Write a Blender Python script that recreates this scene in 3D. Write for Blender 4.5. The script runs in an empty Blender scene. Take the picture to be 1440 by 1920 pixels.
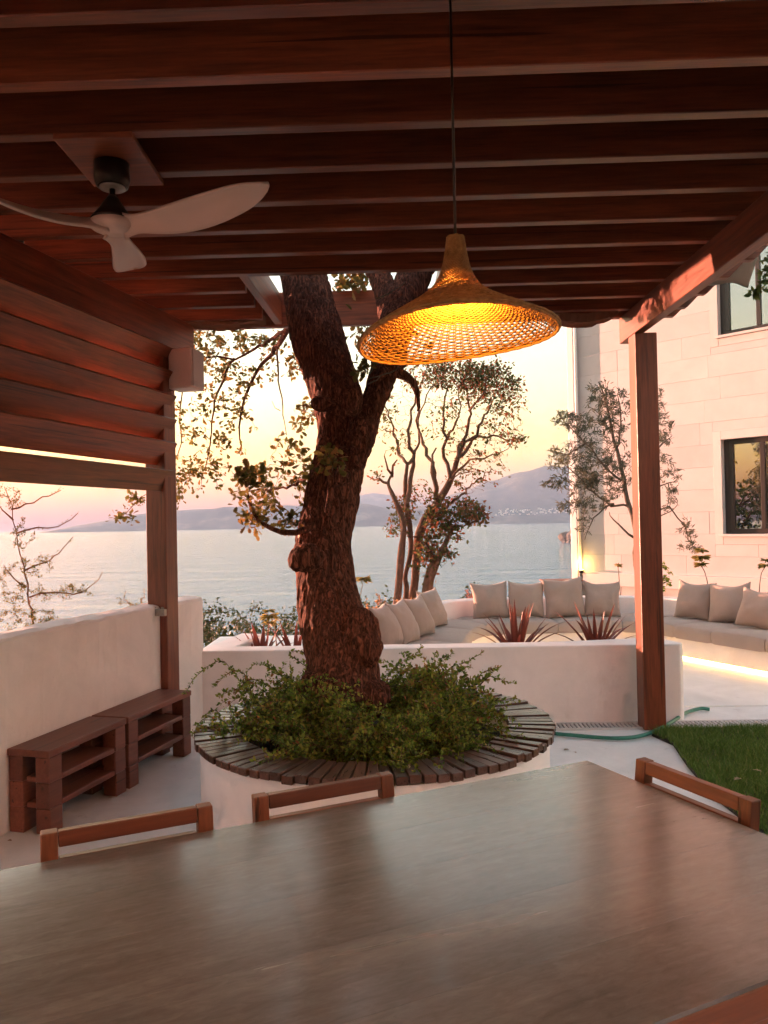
import bpy, bmesh, math, random
import numpy as np
from mathutils import Vector, Matrix, noise as mnoise

rng = np.random.default_rng(7)
random.seed(7)
R = math.radians
sc = bpy.context.scene

# ------------------------------------------------------------------ camera
F_PX, CX, CY, CAM_Z = 1442.0, 720.0, 960.0, 1.5
PITCH, ROLL = R(0.755), R(1.15)
_f = Vector((0, math.cos(PITCH), math.sin(PITCH)))
_u0 = Vector((0, -math.sin(PITCH), math.cos(PITCH)))
_r0 = Vector((1, 0, 0))
_r = math.cos(ROLL) * _r0 - math.sin(ROLL) * _u0
_u = math.sin(ROLL) * _r0 + math.cos(ROLL) * _u0
cam_data = bpy.data.cameras.new('camera')
cam_data.sensor_fit = 'VERTICAL'
cam_data.sensor_height = 24.0
cam_data.lens = 24.0 * F_PX / 1920.0
cam_data.clip_start = 0.05
cam_data.clip_end = 60000
cam = bpy.data.objects.new('camera', cam_data)
sc.collection.objects.link(cam)
cam.matrix_world = Matrix(((_r.x, _u.x, -_f.x, 0), (_r.y, _u.y, -_f.y, 0), (_r.z, _u.z, -_f.z, CAM_Z), (0, 0, 0, 1)))
sc.camera = cam

# ------------------------------------------------------------------ sky, sun, exposure
SUN_AZ, SUN_EL = R(-58), R(1.5)          # azimuth from +Y, negative = left
sun_dir = Vector((math.sin(SUN_AZ) * math.cos(SUN_EL), math.cos(SUN_AZ) * math.cos(SUN_EL), math.sin(SUN_EL)))
world = bpy.data.worlds.new('World')
sc.world = world
world.use_nodes = True
wn = world.node_tree
bg = wn.nodes['Background']
sky = wn.nodes.new('ShaderNodeTexSky')
sky.sky_type = 'NISHITA'
sky.sun_disc = False
sky.sun_elevation = SUN_EL
sky.sun_rotation = SUN_AZ
sky.altitude = 0
sky.air_density = 1.4
sky.dust_density = 2.5
sky.ozone_density = 1.2
wn.links.new(sky.outputs[0], bg.inputs[0])
bg.inputs[1].default_value = 0.15
sl = bpy.data.lights.new('sun', 'SUN')
sl.energy = 2.9
sl.angle = R(0.6)
sl.color = (1.0, 0.45, 0.3)
so = bpy.data.objects.new('sun', sl)
sc.collection.objects.link(so)
so.rotation_euler = sun_dir.to_track_quat('Z', 'Y').to_euler()
sc.view_settings.view_transform = 'Standard'
sc.view_settings.look = 'None'
sc.view_settings.gamma = 1.0
sc.view_settings.exposure = 3.7
sc.cycles.use_denoising = True
sc.cycles.max_bounces = 6
sc.cycles.diffuse_bounces = 4
sc.cycles.sample_clamp_indirect = 8.0
sc.cycles.volume_bounces = 0
sc.cycles.use_adaptive_sampling = True
sc.cycles.adaptive_threshold = 0.03
sc.cycles.adaptive_min_samples = 16
sc.cycles.use_light_tree = False
HAZE = 0.62 / 7000

# ------------------------------------------------------------------ helpers
def W(px, py, D):
    px, py, D = float(px), float(py), float(D)
    d = _f + (px - CX) / F_PX * _r + (CY - py) / F_PX * _u
    t = D / d.y
    return Vector((d.x * t, D, CAM_Z + d.z * t))

def WZ(px, py, z):
    px, py, z = float(px), float(py), float(z)
    d = _f + (px - CX) / F_PX * _r + (CY - py) / F_PX * _u
    t = (z - CAM_Z) / d.z
    return Vector((d.x * t, d.y * t, z))

def link(o, parent=None):
    sc.collection.objects.link(o)
    if parent is not None:
        o.parent = parent
    return o

def tag(o, label=None, cat=None, group=None, kind=None):
    if label: o['label'] = label
    if cat: o['category'] = cat
    if group: o['group'] = group
    if kind: o['kind'] = kind
    return o

def empty(name, loc=(0, 0, 0), rz=0.0, label=None, cat=None, group=None, kind=None):
    o = bpy.data.objects.new(name, None)
    o.empty_display_size = 0.1
    o.location = loc
    o.rotation_euler = (0, 0, rz)
    link(o)
    return tag(o, label, cat, group, kind)

def mesh_obj(name, me, mat=None, parent=None):
    o = bpy.data.objects.new(name, me)
    if mat is not None and not me.materials:
        me.materials.append(mat)
    return link(o, parent)

class MB:
    def __init__(s): s.v = []; s.f = []
    def add(s, vs, fs):
        b = len(s.v); s.v.extend(tuple(v) for v in vs); s.f.extend(tuple(i + b for i in f) for f in fs); return s
    def box(s, c, size, rz=0.0, rot=None):
        hx, hy, hz = size[0] / 2, size[1] / 2, size[2] / 2
        m = rot if rot is not None else Matrix.Rotation(rz, 3, 'Z')
        c = Vector(c)
        vs = [c + m @ Vector((x * hx, y * hy, z * hz)) for x in (-1, 1) for y in (-1, 1) for z in (-1, 1)]
        return s.add(vs, [(0, 1, 3, 2), (4, 6, 7, 5), (0, 4, 5, 1), (2, 3, 7, 6), (0, 2, 6, 4), (1, 5, 7, 3)])
    def tube(s, pts, rads, n=8, cap=True, closed=False):
        pts = [Vector(p) for p in pts]
        k = len(pts)
        if not hasattr(rads, '__len__'): rads = [rads] * k
        up = None; vs = []; 
        for i, p in enumerate(pts):
            if closed: t = pts[(i + 1) % k] - pts[i - 1]
            else: t = pts[min(i + 1, k - 1)] - pts[max(i - 1, 0)]
            t.normalize()
            if up is None:
                a = Vector((0, 0, 1)) if abs(t.z) < 0.9 else Vector((1, 0, 0))
                up = (a - t * a.dot(t)).normalized()
            else:
                up = (up - t * up.dot(t))
                up = up.normalized() if up.length > 1e-6 else t.orthogonal().normalized()
            sd = t.cross(up)
            for j in range(n):
                an = 2 * math.pi * j / n
                vs.append(p + (up * math.cos(an) + sd * math.sin(an)) * rads[i])
        fs = []
        for i in range(k if closed else k - 1):
            i2 = (i + 1) % k
            for j in range(n):
                j2 = (j + 1) % n
                fs.append((i * n + j, i * n + j2, i2 * n + j2, i2 * n + j))
        if cap and not closed:
            fs.append(tuple(range(n - 1, -1, -1)))
            fs.append(tuple((k - 1) * n + j for j in range(n)))
        return s.add(vs, fs)
    def lathe(s, prof, n=32, c=(0, 0, 0), cap=True):
        c = Vector(c); vs = []
        for r, z in prof:
            for j in range(n):
                a = 2 * math.pi * j / n
                vs.append(c + Vector((r * math.cos(a), r * math.sin(a), z)))
        fs = []
        for i in range(len(prof) - 1):
            for j in range(n):
                j2 = (j + 1) % n
                fs.append((i * n + j, i * n + j2, (i + 1) * n + j2, (i + 1) * n + j))
        if cap:
            fs.append(tuple(range(n - 1, -1, -1)))
            k = len(prof) - 1
            fs.append(tuple(k * n + j for j in range(n)))
        return s.add(vs, fs)
    def mesh(s, name, smooth=False, bevel=0.0, segs=2):
        me = bpy.data.meshes.new(name)
        me.from_pydata(s.v, [], s.f)
        bm = bmesh.new(); bm.from_mesh(me)
        bmesh.ops.recalc_face_normals(bm, faces=bm.faces)
        if bevel > 0:
            ed = [e for e in bm.edges if len(e.link_faces) == 2 and e.calc_face_angle(0) > 0.5]
            bmesh.ops.bevel(bm, geom=ed, offset=bevel, segments=segs, profile=0.5, affect='EDGES', clamp_overlap=True)
        bm.to_mesh(me); bm.free()
        if smooth: me.polygons.foreach_set('use_smooth', [True] * len(me.polygons))
        return me
    def build(s, name, mat, parent=None, smooth=False, bevel=0.0, segs=2):
        return mesh_obj(name, s.mesh(name, smooth, bevel, segs), mat, parent)

def beam(name, a, b, w, h, mat, parent=None, bevel=0.004, roll=0.0, up=Vector((0, 0, 1))):
    """a board whose local X runs from a to b (centre line); w = width sideways, h = height"""
    a, b = Vector(a), Vector(b)
    L = (b - a).length
    x = (b - a).normalized()
    y = up.cross(x).normalized(); z = x.cross(y)
    o = MB().box((0, 0, 0), (L, w, h)).build(name, mat, None, bevel=bevel, segs=1)
    m = Matrix(((x.x, y.x, z.x), (x.y, y.y, z.y), (x.z, y.z, z.z)))
    m = m @ Matrix.Rotation(roll, 3, 'X')
    o.matrix_world = Matrix.Translation((a + b) / 2) @ m.to_4x4()
    if parent is not None:
        o.parent = parent
        o.matrix_parent_inverse = parent_inv(parent)
    return o

def parent_inv(p):
    m = Matrix.LocRotScale(p.location, p.rotation_euler, p.scale)
    return m.inverted()

def fast_mesh(name, V, faces_flat, loop_tot, mat, parent=None, smooth=False):
    me = bpy.data.meshes.new(name)
    V = np.asarray(V, dtype=np.float32)
    me.vertices.add(len(V)); me.vertices.foreach_set('co', V.ravel())
    faces_flat = np.asarray(faces_flat, dtype=np.int32)
    loop_tot = np.asarray(loop_tot, dtype=np.int32)
    me.loops.add(len(faces_flat)); me.loops.foreach_set('vertex_index', faces_flat)
    st = np.concatenate([[0], np.cumsum(loop_tot)[:-1]]).astype(np.int32)
    me.polygons.add(len(loop_tot))
    me.polygons.foreach_set('loop_start', st)
    me.polygons.foreach_set('loop_total', loop_tot)
    if smooth: me.polygons.foreach_set('use_smooth', np.ones(len(loop_tot), dtype=bool))
    me.update(calc_edges=True)
    return mesh_obj(name, me, mat, parent)

# leaf templates: x along the leaf, y across, z out of the blade
def _tmpl(half, fold=0.25, curl=0.12):
    mid = [(x, 0, -curl * x * x) for x, _ in half]
    lf = [(x, w, fold * w - curl * x * x) for x, w in half]
    rt = [(x, -w, fold * w - curl * x * x) for x, w in half]
    V = mid + lf + rt; n = len(half); F = []
    for i in range(n - 1):
        F.append((i, i + 1, n + i + 1, n + i)); F.append((i, 2 * n + i, 2 * n + i + 1, i + 1))
    return np.array(V), F
T_OAK = _tmpl([(0, .015), (.18, .1), (.3, .22), (.38, .13), (.52, .34), (.62, .2), (.76, .3), (.88, .17), (1, .02)])
T_OVAL = _tmpl([(0, .02), (.3, .26), (.65, .24), (1, .02)])
T_MINI = _tmpl([(0, .05), (.5, .3), (1, .03)])
T_SLIM = _tmpl([(0, .02), (.3, .1), (.7, .09), (1, .01)], .3, .2)

def leaf_mesh(name, pos, dirs, size, tmpl, mat, parent=None, width=1.0, flat=0.0):
    pos = np.asarray(pos, float); N = len(pos)
    d = np.asarray(dirs, float); d /= np.linalg.norm(d, axis=1, keepdims=True) + 1e-9
    nrm = rng.normal(size=(N, 3)); nrm[:, 2] += flat
    y = np.cross(nrm, d); y /= np.linalg.norm(y, axis=1, keepdims=True) + 1e-9
    z = np.cross(d, y)
    T, F = tmpl
    s = np.asarray(size, float).reshape(N, 1, 1)
    V = pos[:, None, :] + s * (T[None, :, 0:1] * d[:, None, :] + width * T[None, :, 1:2] * y[:, None, :] + T[None, :, 2:3] * z[:, None, :])
    k = len(T); F = np.array(F)
    idx = (F[None] + (np.arange(N) * k)[:, None, None]).ravel()
    return fast_mesh(name, V.reshape(-1, 3), idx, np.full(N * len(F), F.shape[1]), mat, parent, True)

def resample(pts, step):
    pts = [Vector(p) for p in pts]; out = [pts[0]]
    # catmull-rom
    n = len(pts)
    for i in range(n - 1):
        p0, p1, p2, p3 = pts[max(i - 1, 0)], pts[i], pts[i + 1], pts[min(i + 2, n - 1)]
        m = max(1, int((p2 - p1).length / step))
        for j in range(1, m + 1):
            t = j / m
            out.append(0.5 * ((2 * p1) + (p2 - p0) * t + (2 * p0 - 5 * p1 + 4 * p2 - p3) * t * t + (3 * p1 - p0 - 3 * p2 + p3) * t ** 3))
    return out

def taper(n, r0, r1, pw=1.0):
    return [r0 + (r1 - r0) * (i / max(1, n - 1)) ** pw for i in range(n)]

class Twigs:
    """limbs given by hand, twigs that grow off the nearest wood towards target points"""
    def __init__(s): s.mb = MB(); s.nodes = []; s.tan = []; s.ends = []; s.path = []
    def limb(s, pts, r0, r1, step=0.08, n=7, attach=True, wob=0.0):
        p = resample(pts, step)
        if wob:
            for i in range(1, len(p)):
                p[i] = p[i] + Vector((rng.normal(), rng.normal(), rng.normal())) * wob
        s.mb.tube(p, taper(len(p), r0, r1), n)
        if attach:
            for i in range(len(p)):
                t = (p[min(i + 1, len(p) - 1)] - p[max(i - 1, 0)]).normalized()
                s.nodes.append(p[i]); s.tan.append(t)
        return p
    def grow(s, targets, r=0.004, seg=5, bend=0.5, wob=0.05, n=4, up=0.0, maxlen=None, reuse=True):
        nodes = [np.array(p) for p in s.nodes]; tan = list(s.tan)
        targets = sorted(targets, key=lambda q: float(np.min(np.linalg.norm(np.array(nodes) - np.array(q), axis=1))))
        A = np.array(nodes)
        for q in targets:
            q = np.array(q)
            dd = A - q
            dist = np.linalg.norm(dd, axis=1)
            cost = dist + 0.35 * np.maximum(0, dd[:, 2]) if up else dist
            i = int(np.argmin(cost)); L = float(dist[i])
            if maxlen and L > maxlen:
                q = A[i] + (q - A[i]) * (maxlen / L); L = maxlen
            p0 = Vector(A[i]); p3 = Vector(q); t0 = Vector(tan[i])
            side = (p3 - p0)
            c1 = p0 + t0 * L * bend * 0.5 + side * 0.15 + Vector((0, 0, up * L * .2))
            pts = []
            m = max(3, min(seg, int(L / 0.03) + 2))
            for j in range(m + 1):
                t = j / m
                pt = (1 - t) ** 2 * p0 + 2 * t * (1 - t) * c1 + t * t * p3
                if 0 < j < m: pt = pt + Vector(rng.normal(size=3)) * wob * L
                pts.append(pt)
            rr = min(r * (0.5 + 2.2 * L ** 0.6), r * 3)
            s.mb.tube(pts, taper(m + 1, rr, r * 0.4), n, cap=False)
            if reuse:
                A = np.vstack([A, np.array([list(p) for p in pts[1:]])])
                for j in range(1, m + 1):
                    tan.append((pts[j] - pts[j - 1]).normalized())
            s.ends.append((pts[-1], (pts[-1] - pts[-2]).normalized()))
            s.path.append(pts)
    def leaves(s, per_end, spread, size, along=0.5, dvar=0.9):
        P, Dr, S = [], [], []
        for pts in s.path:
            k = len(pts)
            for _ in range(per_end):
                t = 1 - rng.random() ** 1.6 * along
                x = t * (k - 1); i = min(int(x), k - 2); fr = x - i
                p = pts[i].lerp(pts[i + 1], fr)
                d = (pts[i + 1] - pts[i]).normalized()
                dv = np.array(d) + rng.normal(size=3) * dvar
                P.append(np.array(p) + rng.normal(size=3) * spread); Dr.append(dv)
                S.append(size * rng.uniform(.6, 1.25))
        return P, Dr, S

def blob_targets(clusters, D, dscale=1.0):
    """clusters: (px, py, rx, ry, count[, D]) -> points spread through an ellipsoid as deep as it is wide"""
    out = []
    for c in clusters:
        d0 = c[5] if len(c) > 5 else D
        for _ in range(c[4]):
            while True:
                a = rng.uniform(-1, 1, 3)
                if a @ a <= 1: break
            rad = c[2] / F_PX * d0
            out.append(tuple(W(c[0] + a[0] * c[2], c[1] + a[1] * c[3], d0 + a[2] * rad * dscale)))
    return out

# ------------------------------------------------------------------ materials
def nt(name):
    m = bpy.data.materials.new(name); m.use_nodes = True
    t = m.node_tree
    return m, t, t.nodes['Principled BSDF'], t.nodes['Material Output']

def ramp(t, src, stops, interp='LINEAR'):
    r = t.nodes.new('ShaderNodeValToRGB'); r.color_ramp.interpolation = interp
    el = r.color_ramp.elements
    while len(el) < len(stops): el.new(0.5)
    for e, (p, c) in zip(el, stops):
        e.position = p; e.color = (*c, 1)
    t.links.new(src, r.inputs[0]); return r

def coords(t, scale=(1, 1, 1), kind='Object', rand=True):
    tc = t.nodes.new('ShaderNodeTexCoord'); mp = t.nodes.new('ShaderNodeMapping')
    mp.inputs['Scale'].default_value = scale
    src = tc.outputs[kind]
    if rand:
        oi = t.nodes.new('ShaderNodeObjectInfo'); ad = t.nodes.new('ShaderNodeVectorMath'); ad.operation = 'MULTIPLY_ADD'
        t.links.new(oi.outputs['Random'], ad.inputs[0]); ad.inputs[1].default_value = (17.3, 9.1, 23.7)
        t.links.new(src, ad.inputs[2]); src = ad.outputs[0]
    t.links.new(src, mp.inputs[0])
    return mp.outputs[0]

def tex_noise(t, vec, scale, detail=4, rough=.55, dist=0.0):
    n = t.nodes.new('ShaderNodeTexNoise'); n.inputs['Scale'].default_value = scale
    n.inputs['Detail'].default_value = detail; n.inputs['Roughness'].default_value = rough
    n.inputs['Distortion'].default_value = dist
    t.links.new(vec, n.inputs['Vector']); return n.outputs[0]

def add_bump(t, bsdf, h, strength, dist=0.01):
    b = t.nodes.new('ShaderNodeBump'); b.inputs['Strength'].default_value = strength; b.inputs['Distance'].default_value = dist
    t.links.new(h, b.inputs['Height']); t.links.new(b.outputs[0], bsdf.inputs['Normal']); return b

def wood(name, c1, c2, rough=.5, grain=1.0, bump=.25, along='X', coat=0.0, knots=True):
    m, t, b, o = nt(name)
    s = {'X': (.9, 14, 14), 'Y': (14, .9, 14), 'Z': (14, 14, .9)}[along]
    v = coords(t, tuple(k * grain for k in s))
    n1 = tex_noise(t, v, 1.6, 6, .6, .6)
    n2 = tex_noise(t, v, 6.0, 4, .6, .2)
    mx = t.nodes.new('ShaderNodeMath'); mx.operation = 'MULTIPLY_ADD'
    t.links.new(n2, mx.inputs[0]); mx.inputs[1].default_value = .45; 
    sc1 = t.nodes.new('ShaderNodeMath'); sc1.operation = 'MULTIPLY'; sc1.inputs[1].default_value = .6
    t.links.new(n1, sc1.inputs[0]); t.links.new(sc1.outputs[0], mx.inputs[2])
    r = ramp(t, mx.outputs[0], [(.32, c1), (.7, c2)])
    col = r.outputs[0]
    # per-board variation
    oi = t.nodes.new('ShaderNodeObjectInfo'); hs = t.nodes.new('ShaderNodeHueSaturation')
    mr = t.nodes.new('ShaderNodeMapRange'); mr.inputs['To Min'].default_value = .68; mr.inputs['To Max'].default_value = 1.3
    t.links.new(oi.outputs['Random'], mr.inputs[0]); t.links.new(mr.outputs[0], hs.inputs['Value']); t.links.new(col, hs.inputs['Color'])
    col = hs.outputs[0]
    if knots:
        kv = coords(t, tuple((.35 if k < 5 else .75) * k for k in (2.2 if along == 'X' else 9, 2.2 if along == 'Y' else 9, 2.2 if along == 'Z' else 9)))
        vo = t.nodes.new('ShaderNodeTexVoronoi'); vo.inputs['Scale'].default_value = 1.0
        t.links.new(kv, vo.inputs['Vector'])
        kr = ramp(t, vo.outputs['Distance'], [(.02, (0, 0, 0)), (.1, (1, 1, 1))])
        mm = t.nodes.new('ShaderNodeMix'); mm.data_type = 'RGBA'; mm.blend_type = 'MULTIPLY'; mm.inputs[0].default_value = .55
        t.links.new(col, mm.inputs[6]); t.links.new(kr.outputs[0], mm.inputs[7]); col = mm.outputs[2]
    cv = coords(t, {'X': (.35, 26, 26), 'Y': (26, .35, 26), 'Z': (26, 26, .35)}[along])
    cn = tex_noise(t, cv, 1.5, 3, .5, .15)
    cr = ramp(t, cn, [(.665, (1, 1, 1)), (.69, (.22, .2, .2))])
    m2 = t.nodes.new('ShaderNodeMix'); m2.data_type = 'RGBA'; m2.blend_type = 'MULTIPLY'; m2.inputs[0].default_value = .8
    t.links.new(col, m2.inputs[6]); t.links.new(cr.outputs[0], m2.inputs[7]); col = m2.outputs[2]
    t.links.new(col, b.inputs['Base Color'])
    rr = t.nodes.new('ShaderNodeMapRange'); rr.inputs['To Min'].default_value = rough - .08; rr.inputs['To Max'].default_value = rough + .12
    t.links.new(n2, rr.inputs[0]); t.links.new(rr.outputs[0], b.inputs['Roughness'])
    if coat:
        b.inputs['Coat Weight'].default_value = coat; b.inputs['Coat Roughness'].default_value = .12
    add_bump(t, b, mx.outputs[0], bump, .004)
    return m

def plaster(name, col, var=.09, rough=.85, bump=.15, dirt=None):
    m, t, b, o = nt(name)
    v = coords(t, (1, 1, 1), rand=False)
    n1 = tex_noise(t, v, 2.1, 8, .68, .5); n2 = tex_noise(t, v, 22, 7, .7)
    lo = tuple(c * (1 - var * 2) for c in col); hi = tuple(min(1, c * (1 + var)) for c in col)
    r = ramp(t, n1, [(.3, lo), (.65, hi)])
    c = r.outputs[0]
    if dirt:
        n3 = tex_noise(t, v, 5.5, 8, .75, .3)
        dr = ramp(t, n3, [(.60, (1, 1, 1)), (.74, dirt)])
        mm = t.nodes.new('ShaderNodeMix'); mm.data_type = 'RGBA'; mm.blend_type = 'MULTIPLY'; mm.inputs[0].default_value = .8
        t.links.new(c, mm.inputs[6]); t.links.new(dr.outputs[0], mm.inputs[7]); c = mm.outputs[2]
    t.links.new(c, b.inputs['Base Color']); b.inputs['Roughness'].default_value = rough
    add_bump(t, b, n2, bump * 2.2, .006)
    return m

def leafmat(name, stops, trans=.4, rough=.5):
    m, t, b, o = nt(name)
    g = t.nodes.new('ShaderNodeNewGeometry')
    r = ramp(t, g.outputs['Random Per Island'], stops)
    t.links.new(r.outputs[0], b.inputs['Base Color']); b.inputs['Roughness'].default_value = rough
    b.inputs['Specular IOR Level'].default_value = .3
    tr = t.nodes.new('ShaderNodeBsdfTranslucent'); t.links.new(r.outputs[0], tr.inputs[0])
    mx = t.nodes.new('ShaderNodeMixShader'); mx.inputs[0].default_value = trans
    t.links.new(b.outputs[0], mx.inputs[1]); t.links.new(tr.outputs[0], mx.inputs[2]); t.links.new(mx.outputs[0], o.inputs[0])
    return m

def plain(name, col, rough=.5, metal=0.0, spec=.5, noise_amt=.12, nscale=30, bump=0.05):
    m, t, b, o = nt(name)
    v = coords(t)
    n = tex_noise(t, v, nscale, 4, .6)
    r = ramp(t, n, [(.3, tuple(c * (1 - noise_amt) for c in col)), (.7, tuple(min(1, c * (1 + noise_amt)) for c in col))])
    t.links.new(r.outputs[0], b.inputs['Base Color'])
    b.inputs['Roughness'].default_value = rough; b.inputs['Metallic'].default_value = metal
    b.inputs['Specular IOR Level'].default_value = spec
    if bump: add_bump(t, b, n, bump, .003)
    return m

def emit(name, col, strength):
    m, t, b, o = nt(name)
    b.inputs['Emission Color'].default_value = (*col, 1); b.inputs['Emission Strength'].default_value = strength
    b.inputs['Base Color'].default_value = (*col, 1)
    return m

M = {}
M['pergola'] = wood('stained_pergola_timber', (.05, .011, .005), (.25, .066, .028), .38, 1.0, .3)
M['chair'] = wood('chair_teak', (.085, .02, .009), (.19, .055, .022), .4, 1.6, .2)
def table_mat():
    m, t, b, o = nt('table_weathered_teak')
    v = coords(t, (1.0, 22, 22)); v2 = coords(t, (.5, 2.4, 2.4)); v3 = coords(t, (5, 15, 15))
    fib = tex_noise(t, v, 3.0, 5, .6, .25); blo = tex_noise(t, v2, 2.2, 5, .6, .5); mot = tex_noise(t, v3, 4.0, 5, .7, .8)
    a = t.nodes.new('ShaderNodeMath'); a.operation = 'MULTIPLY_ADD'; t.links.new(fib, a.inputs[0]); a.inputs[1].default_value = .22
    c = t.nodes.new('ShaderNodeMath'); c.operation = 'MULTIPLY_ADD'; t.links.new(blo, c.inputs[0]); c.inputs[1].default_value = .4
    d = t.nodes.new('ShaderNodeMath'); d.operation = 'MULTIPLY'; t.links.new(mot, d.inputs[0]); d.inputs[1].default_value = .38
    t.links.new(d.outputs[0], c.inputs[2]); t.links.new(c.outputs[0], a.inputs[2])
    r = ramp(t, a.outputs[0], [(.33, (.10, .088, .08)), (.5, (.15, .136, .126)), (.68, (.22, .203, .19))])
    t.links.new(r.outputs[0], b.inputs['Base Color'])
    rr = t.nodes.new('ShaderNodeMapRange'); rr.inputs['To Min'].default_value = .17; rr.inputs['To Max'].default_value = .32
    t.links.new(blo, rr.inputs[0]); t.links.new(rr.outputs[0], b.inputs['Roughness'])
    b.inputs['Coat Weight'].default_value = .55; b.inputs['Coat Roughness'].default_value = .13
    add_bump(t, b, a.outputs[0], .10, .004)
    return m
M['table'] = table_mat()
M['table_edge'] = wood('table_teak_frame', (.14, .04, .015), (.24, .08, .035), .38, 1.2, .2)
M['bench'] = wood('bench_stained_timber', (.12, .035, .02), (.22, .075, .045), .45, 1.2, .2)
M['plank'] = wood('planter_bench_timber', (.055, .024, .016), (.13, .058, .038), .28, 1.5, .05)
M['white'] = plaster('white_plaster', (.85, .785, .775), .045, dirt=(.93, .9, .88))
M['floor'] = plaster('white_painted_concrete', (.76, .745, .735), .07, .5, .15, dirt=(.55, .5, .45))
M['soil'] = plain('dark_soil', (.03, .02, .014), .95, bump=.6)
# ------------------------------------------------------------------ sea, hills, terrain, haze
def water_mat():
    m, t, b, o = nt('sea_water')
    b.inputs['Base Color'].default_value = (.11, .2, .28, 1)
    b.inputs['Roughness'].default_value = .09
    b.inputs['IOR'].default_value = 1.9
    v = coords(t, (.16, .45, 1), rand=False)
    n1 = tex_noise(t, v, .7, 6, .62, .4)
    v2 = coords(t, (.02, .06, 1), rand=False)
    n2 = tex_noise(t, v2, .8, 6, .7, .3)
    a = t.nodes.new('ShaderNodeMath'); a.operation = 'MULTIPLY_ADD'
    t.links.new(n2, a.inputs[0]); a.inputs[1].default_value = 9.0; t.links.new(n1, a.inputs[2])
    add_bump(t, b, a.outputs[0], 1.0, .35)
    return m
SEA_Z = -25.0
mb = MB()
N = 96
mb.add([(-6000, -1500, SEA_Z), (6600, -1500, SEA_Z), (6600, 10600, SEA_Z), (-6000, 10600, SEA_Z)], [(0, 1, 2, 3)])
tag(mb.build('sea', water_mat()), 'calm silver blue sea reaching to the horizon', kind='structure')

def hill_mat():
    m, t, b, o = nt('hill_scrub')
    v = coords(t, (1, 1, 1), rand=False)
    n = tex_noise(t, v, .004, 7, .65)
    r = ramp(t, n, [(.35, (.02, .03, .02)), (.55, (.07, .075, .05)), (.7, (.22, .19, .15))])
    t.links.new(r.outputs[0], b.inputs['Base Color']); b.inputs['Roughness'].default_value = 1
    return m
M['hill'] = hill_mat()

def ridge(name, prof, D, depth, label, seed, nx=160, ny=26, amp=.16):
    """prof: (px, py) skyline points; a range with a front slope, a crest and a back slope"""
    xs = np.linspace(prof[0][0], prof[-1][0], nx)
    ys = np.interp(xs, [p[0] for p in prof], [p[1] for p in prof])
    V = []; F = []
    for j in range(ny):
        fy = j / (ny - 1)
        dd = D + depth * (fy - .5)
        shape = math.sin(math.pi * min(1, fy * 1.0)) ** .85
        for i in range(nx):
            top = W(xs[i], ys[i], D)
            hh = max(0, top.z - SEA_Z)
            n = mnoise.fractal(Vector((top.x * 6 / D + seed, dd * 6 / D, seed)), 1.0, 2.0, 6)
            z = SEA_Z - 3 + hh * shape * (1 + amp * 2.4 * n * (1 - shape * .7)) + 3 * shape
            x = top.x * (1 + (dd - D) / D * .3)
            y = dd + depth * .08 * mnoise.noise(Vector((top.x * 8 / D, seed, 0)))
            V.append((x, y, z))
    for j in range(ny - 1):
        for i in range(nx - 1):
            F.append((j * nx + i, j * nx + i + 1, (j + 1) * nx + i + 1, (j + 1) * nx + i))
    o = MB().add(V, F).build(name, M['hill'], smooth=True)
    return tag(o, label, kind='structure')
ridge('hills', [(128, 992), (160, 983), (200, 975), (250, 966), (300, 960), (345, 957), (400, 955), (425, 950), (480, 948), (540, 944), (590, 947), (640, 941), (690, 946), (725, 953), (760, 962), (800, 970), (840, 977)], 6200, 1500, 'low blue island ridge across the water', 1.3)
ridge('hills', [(560, 968), (620, 945), (660, 932), (700, 924), (730, 927), (770, 938), (820, 948), (870, 958), (940, 972)], 9300, 1600, 'pale farthest mountain behind the island', 4.1, 80)
ridge('hills', [(690, 978), (740, 958), (790, 950), (840, 930), (880, 917), (905, 902), (935, 895), (965, 882), (990, 876), (1015, 868), (1045, 873), (1080, 866), (1130, 872), (1200, 885), (1300, 905), (1450, 930), (1600, 975)], 7000, 2200, 'lavender mountain above the far shore', 7.7, 160, 18)
ridge('hills', [(905, 976), (925, 969), (960, 965), (1000, 966), (1040, 962), (1075, 961), (1140, 964), (1220, 974)], 5400, 700, 'low wooded headland under the far town', 9.2, 60, 10)

# far town on the shore: reads as one scatter of pale specks
mb = MB()
for i in range(95):
    px = rng.uniform(935, 1066) if i > 14 else rng.uniform(820, 930)
    py = rng.uniform(953, 966) if i > 14 else rng.uniform(955, 968)
    c = W(px, py, 5350)
    mb.box((c.x, c.y, c.z), (rng.uniform(7, 16), 10, rng.uniform(6, 13)))
tag(mb.build('far_town', plain('pale_render', (.75, .72, .68), .9, noise_amt=.02)), 'scatter of tiny white houses on the far shore', 'town', kind='stuff')

def rock_mat():
    m, t, b, o = nt('shore_rock')
    v = coords(t, (1, 1, 1), rand=False)
    n = tex_noise(t, v, .3, 8, .7)
    r = ramp(t, n, [(.3, (.07, .06, .055)), (.7, (.24, .21, .19))])
    t.links.new(r.outputs[0], b.inputs['Base Color']); b.inputs['Roughness'].default_value = .95
    add_bump(t, b, n, 1.0, 2.0)
    return m
def rock(name, c, size, seed, label):
    bm = bmesh.new(); bmesh.ops.create_icosphere(bm, subdivisions=4, radius=1)
    for v in bm.verts:
        p = v.co.copy()
        k = 1 + .45 * mnoise.fractal(p * 1.4 + Vector((seed, 0, 0)), 1, 2, 5)
        v.co = Vector((p.x * size[0] * k, p.y * size[1] * k, max(-.6, p.z) * size[2] * k))
    me = bpy.data.meshes.new(name); bm.to_mesh(me); bm.free()
    o = mesh_obj(name, me, rock_mat()); o.location = c
    return tag(o, label, 'rock')
c = WZ(1082, 1017, SEA_Z)
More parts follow.
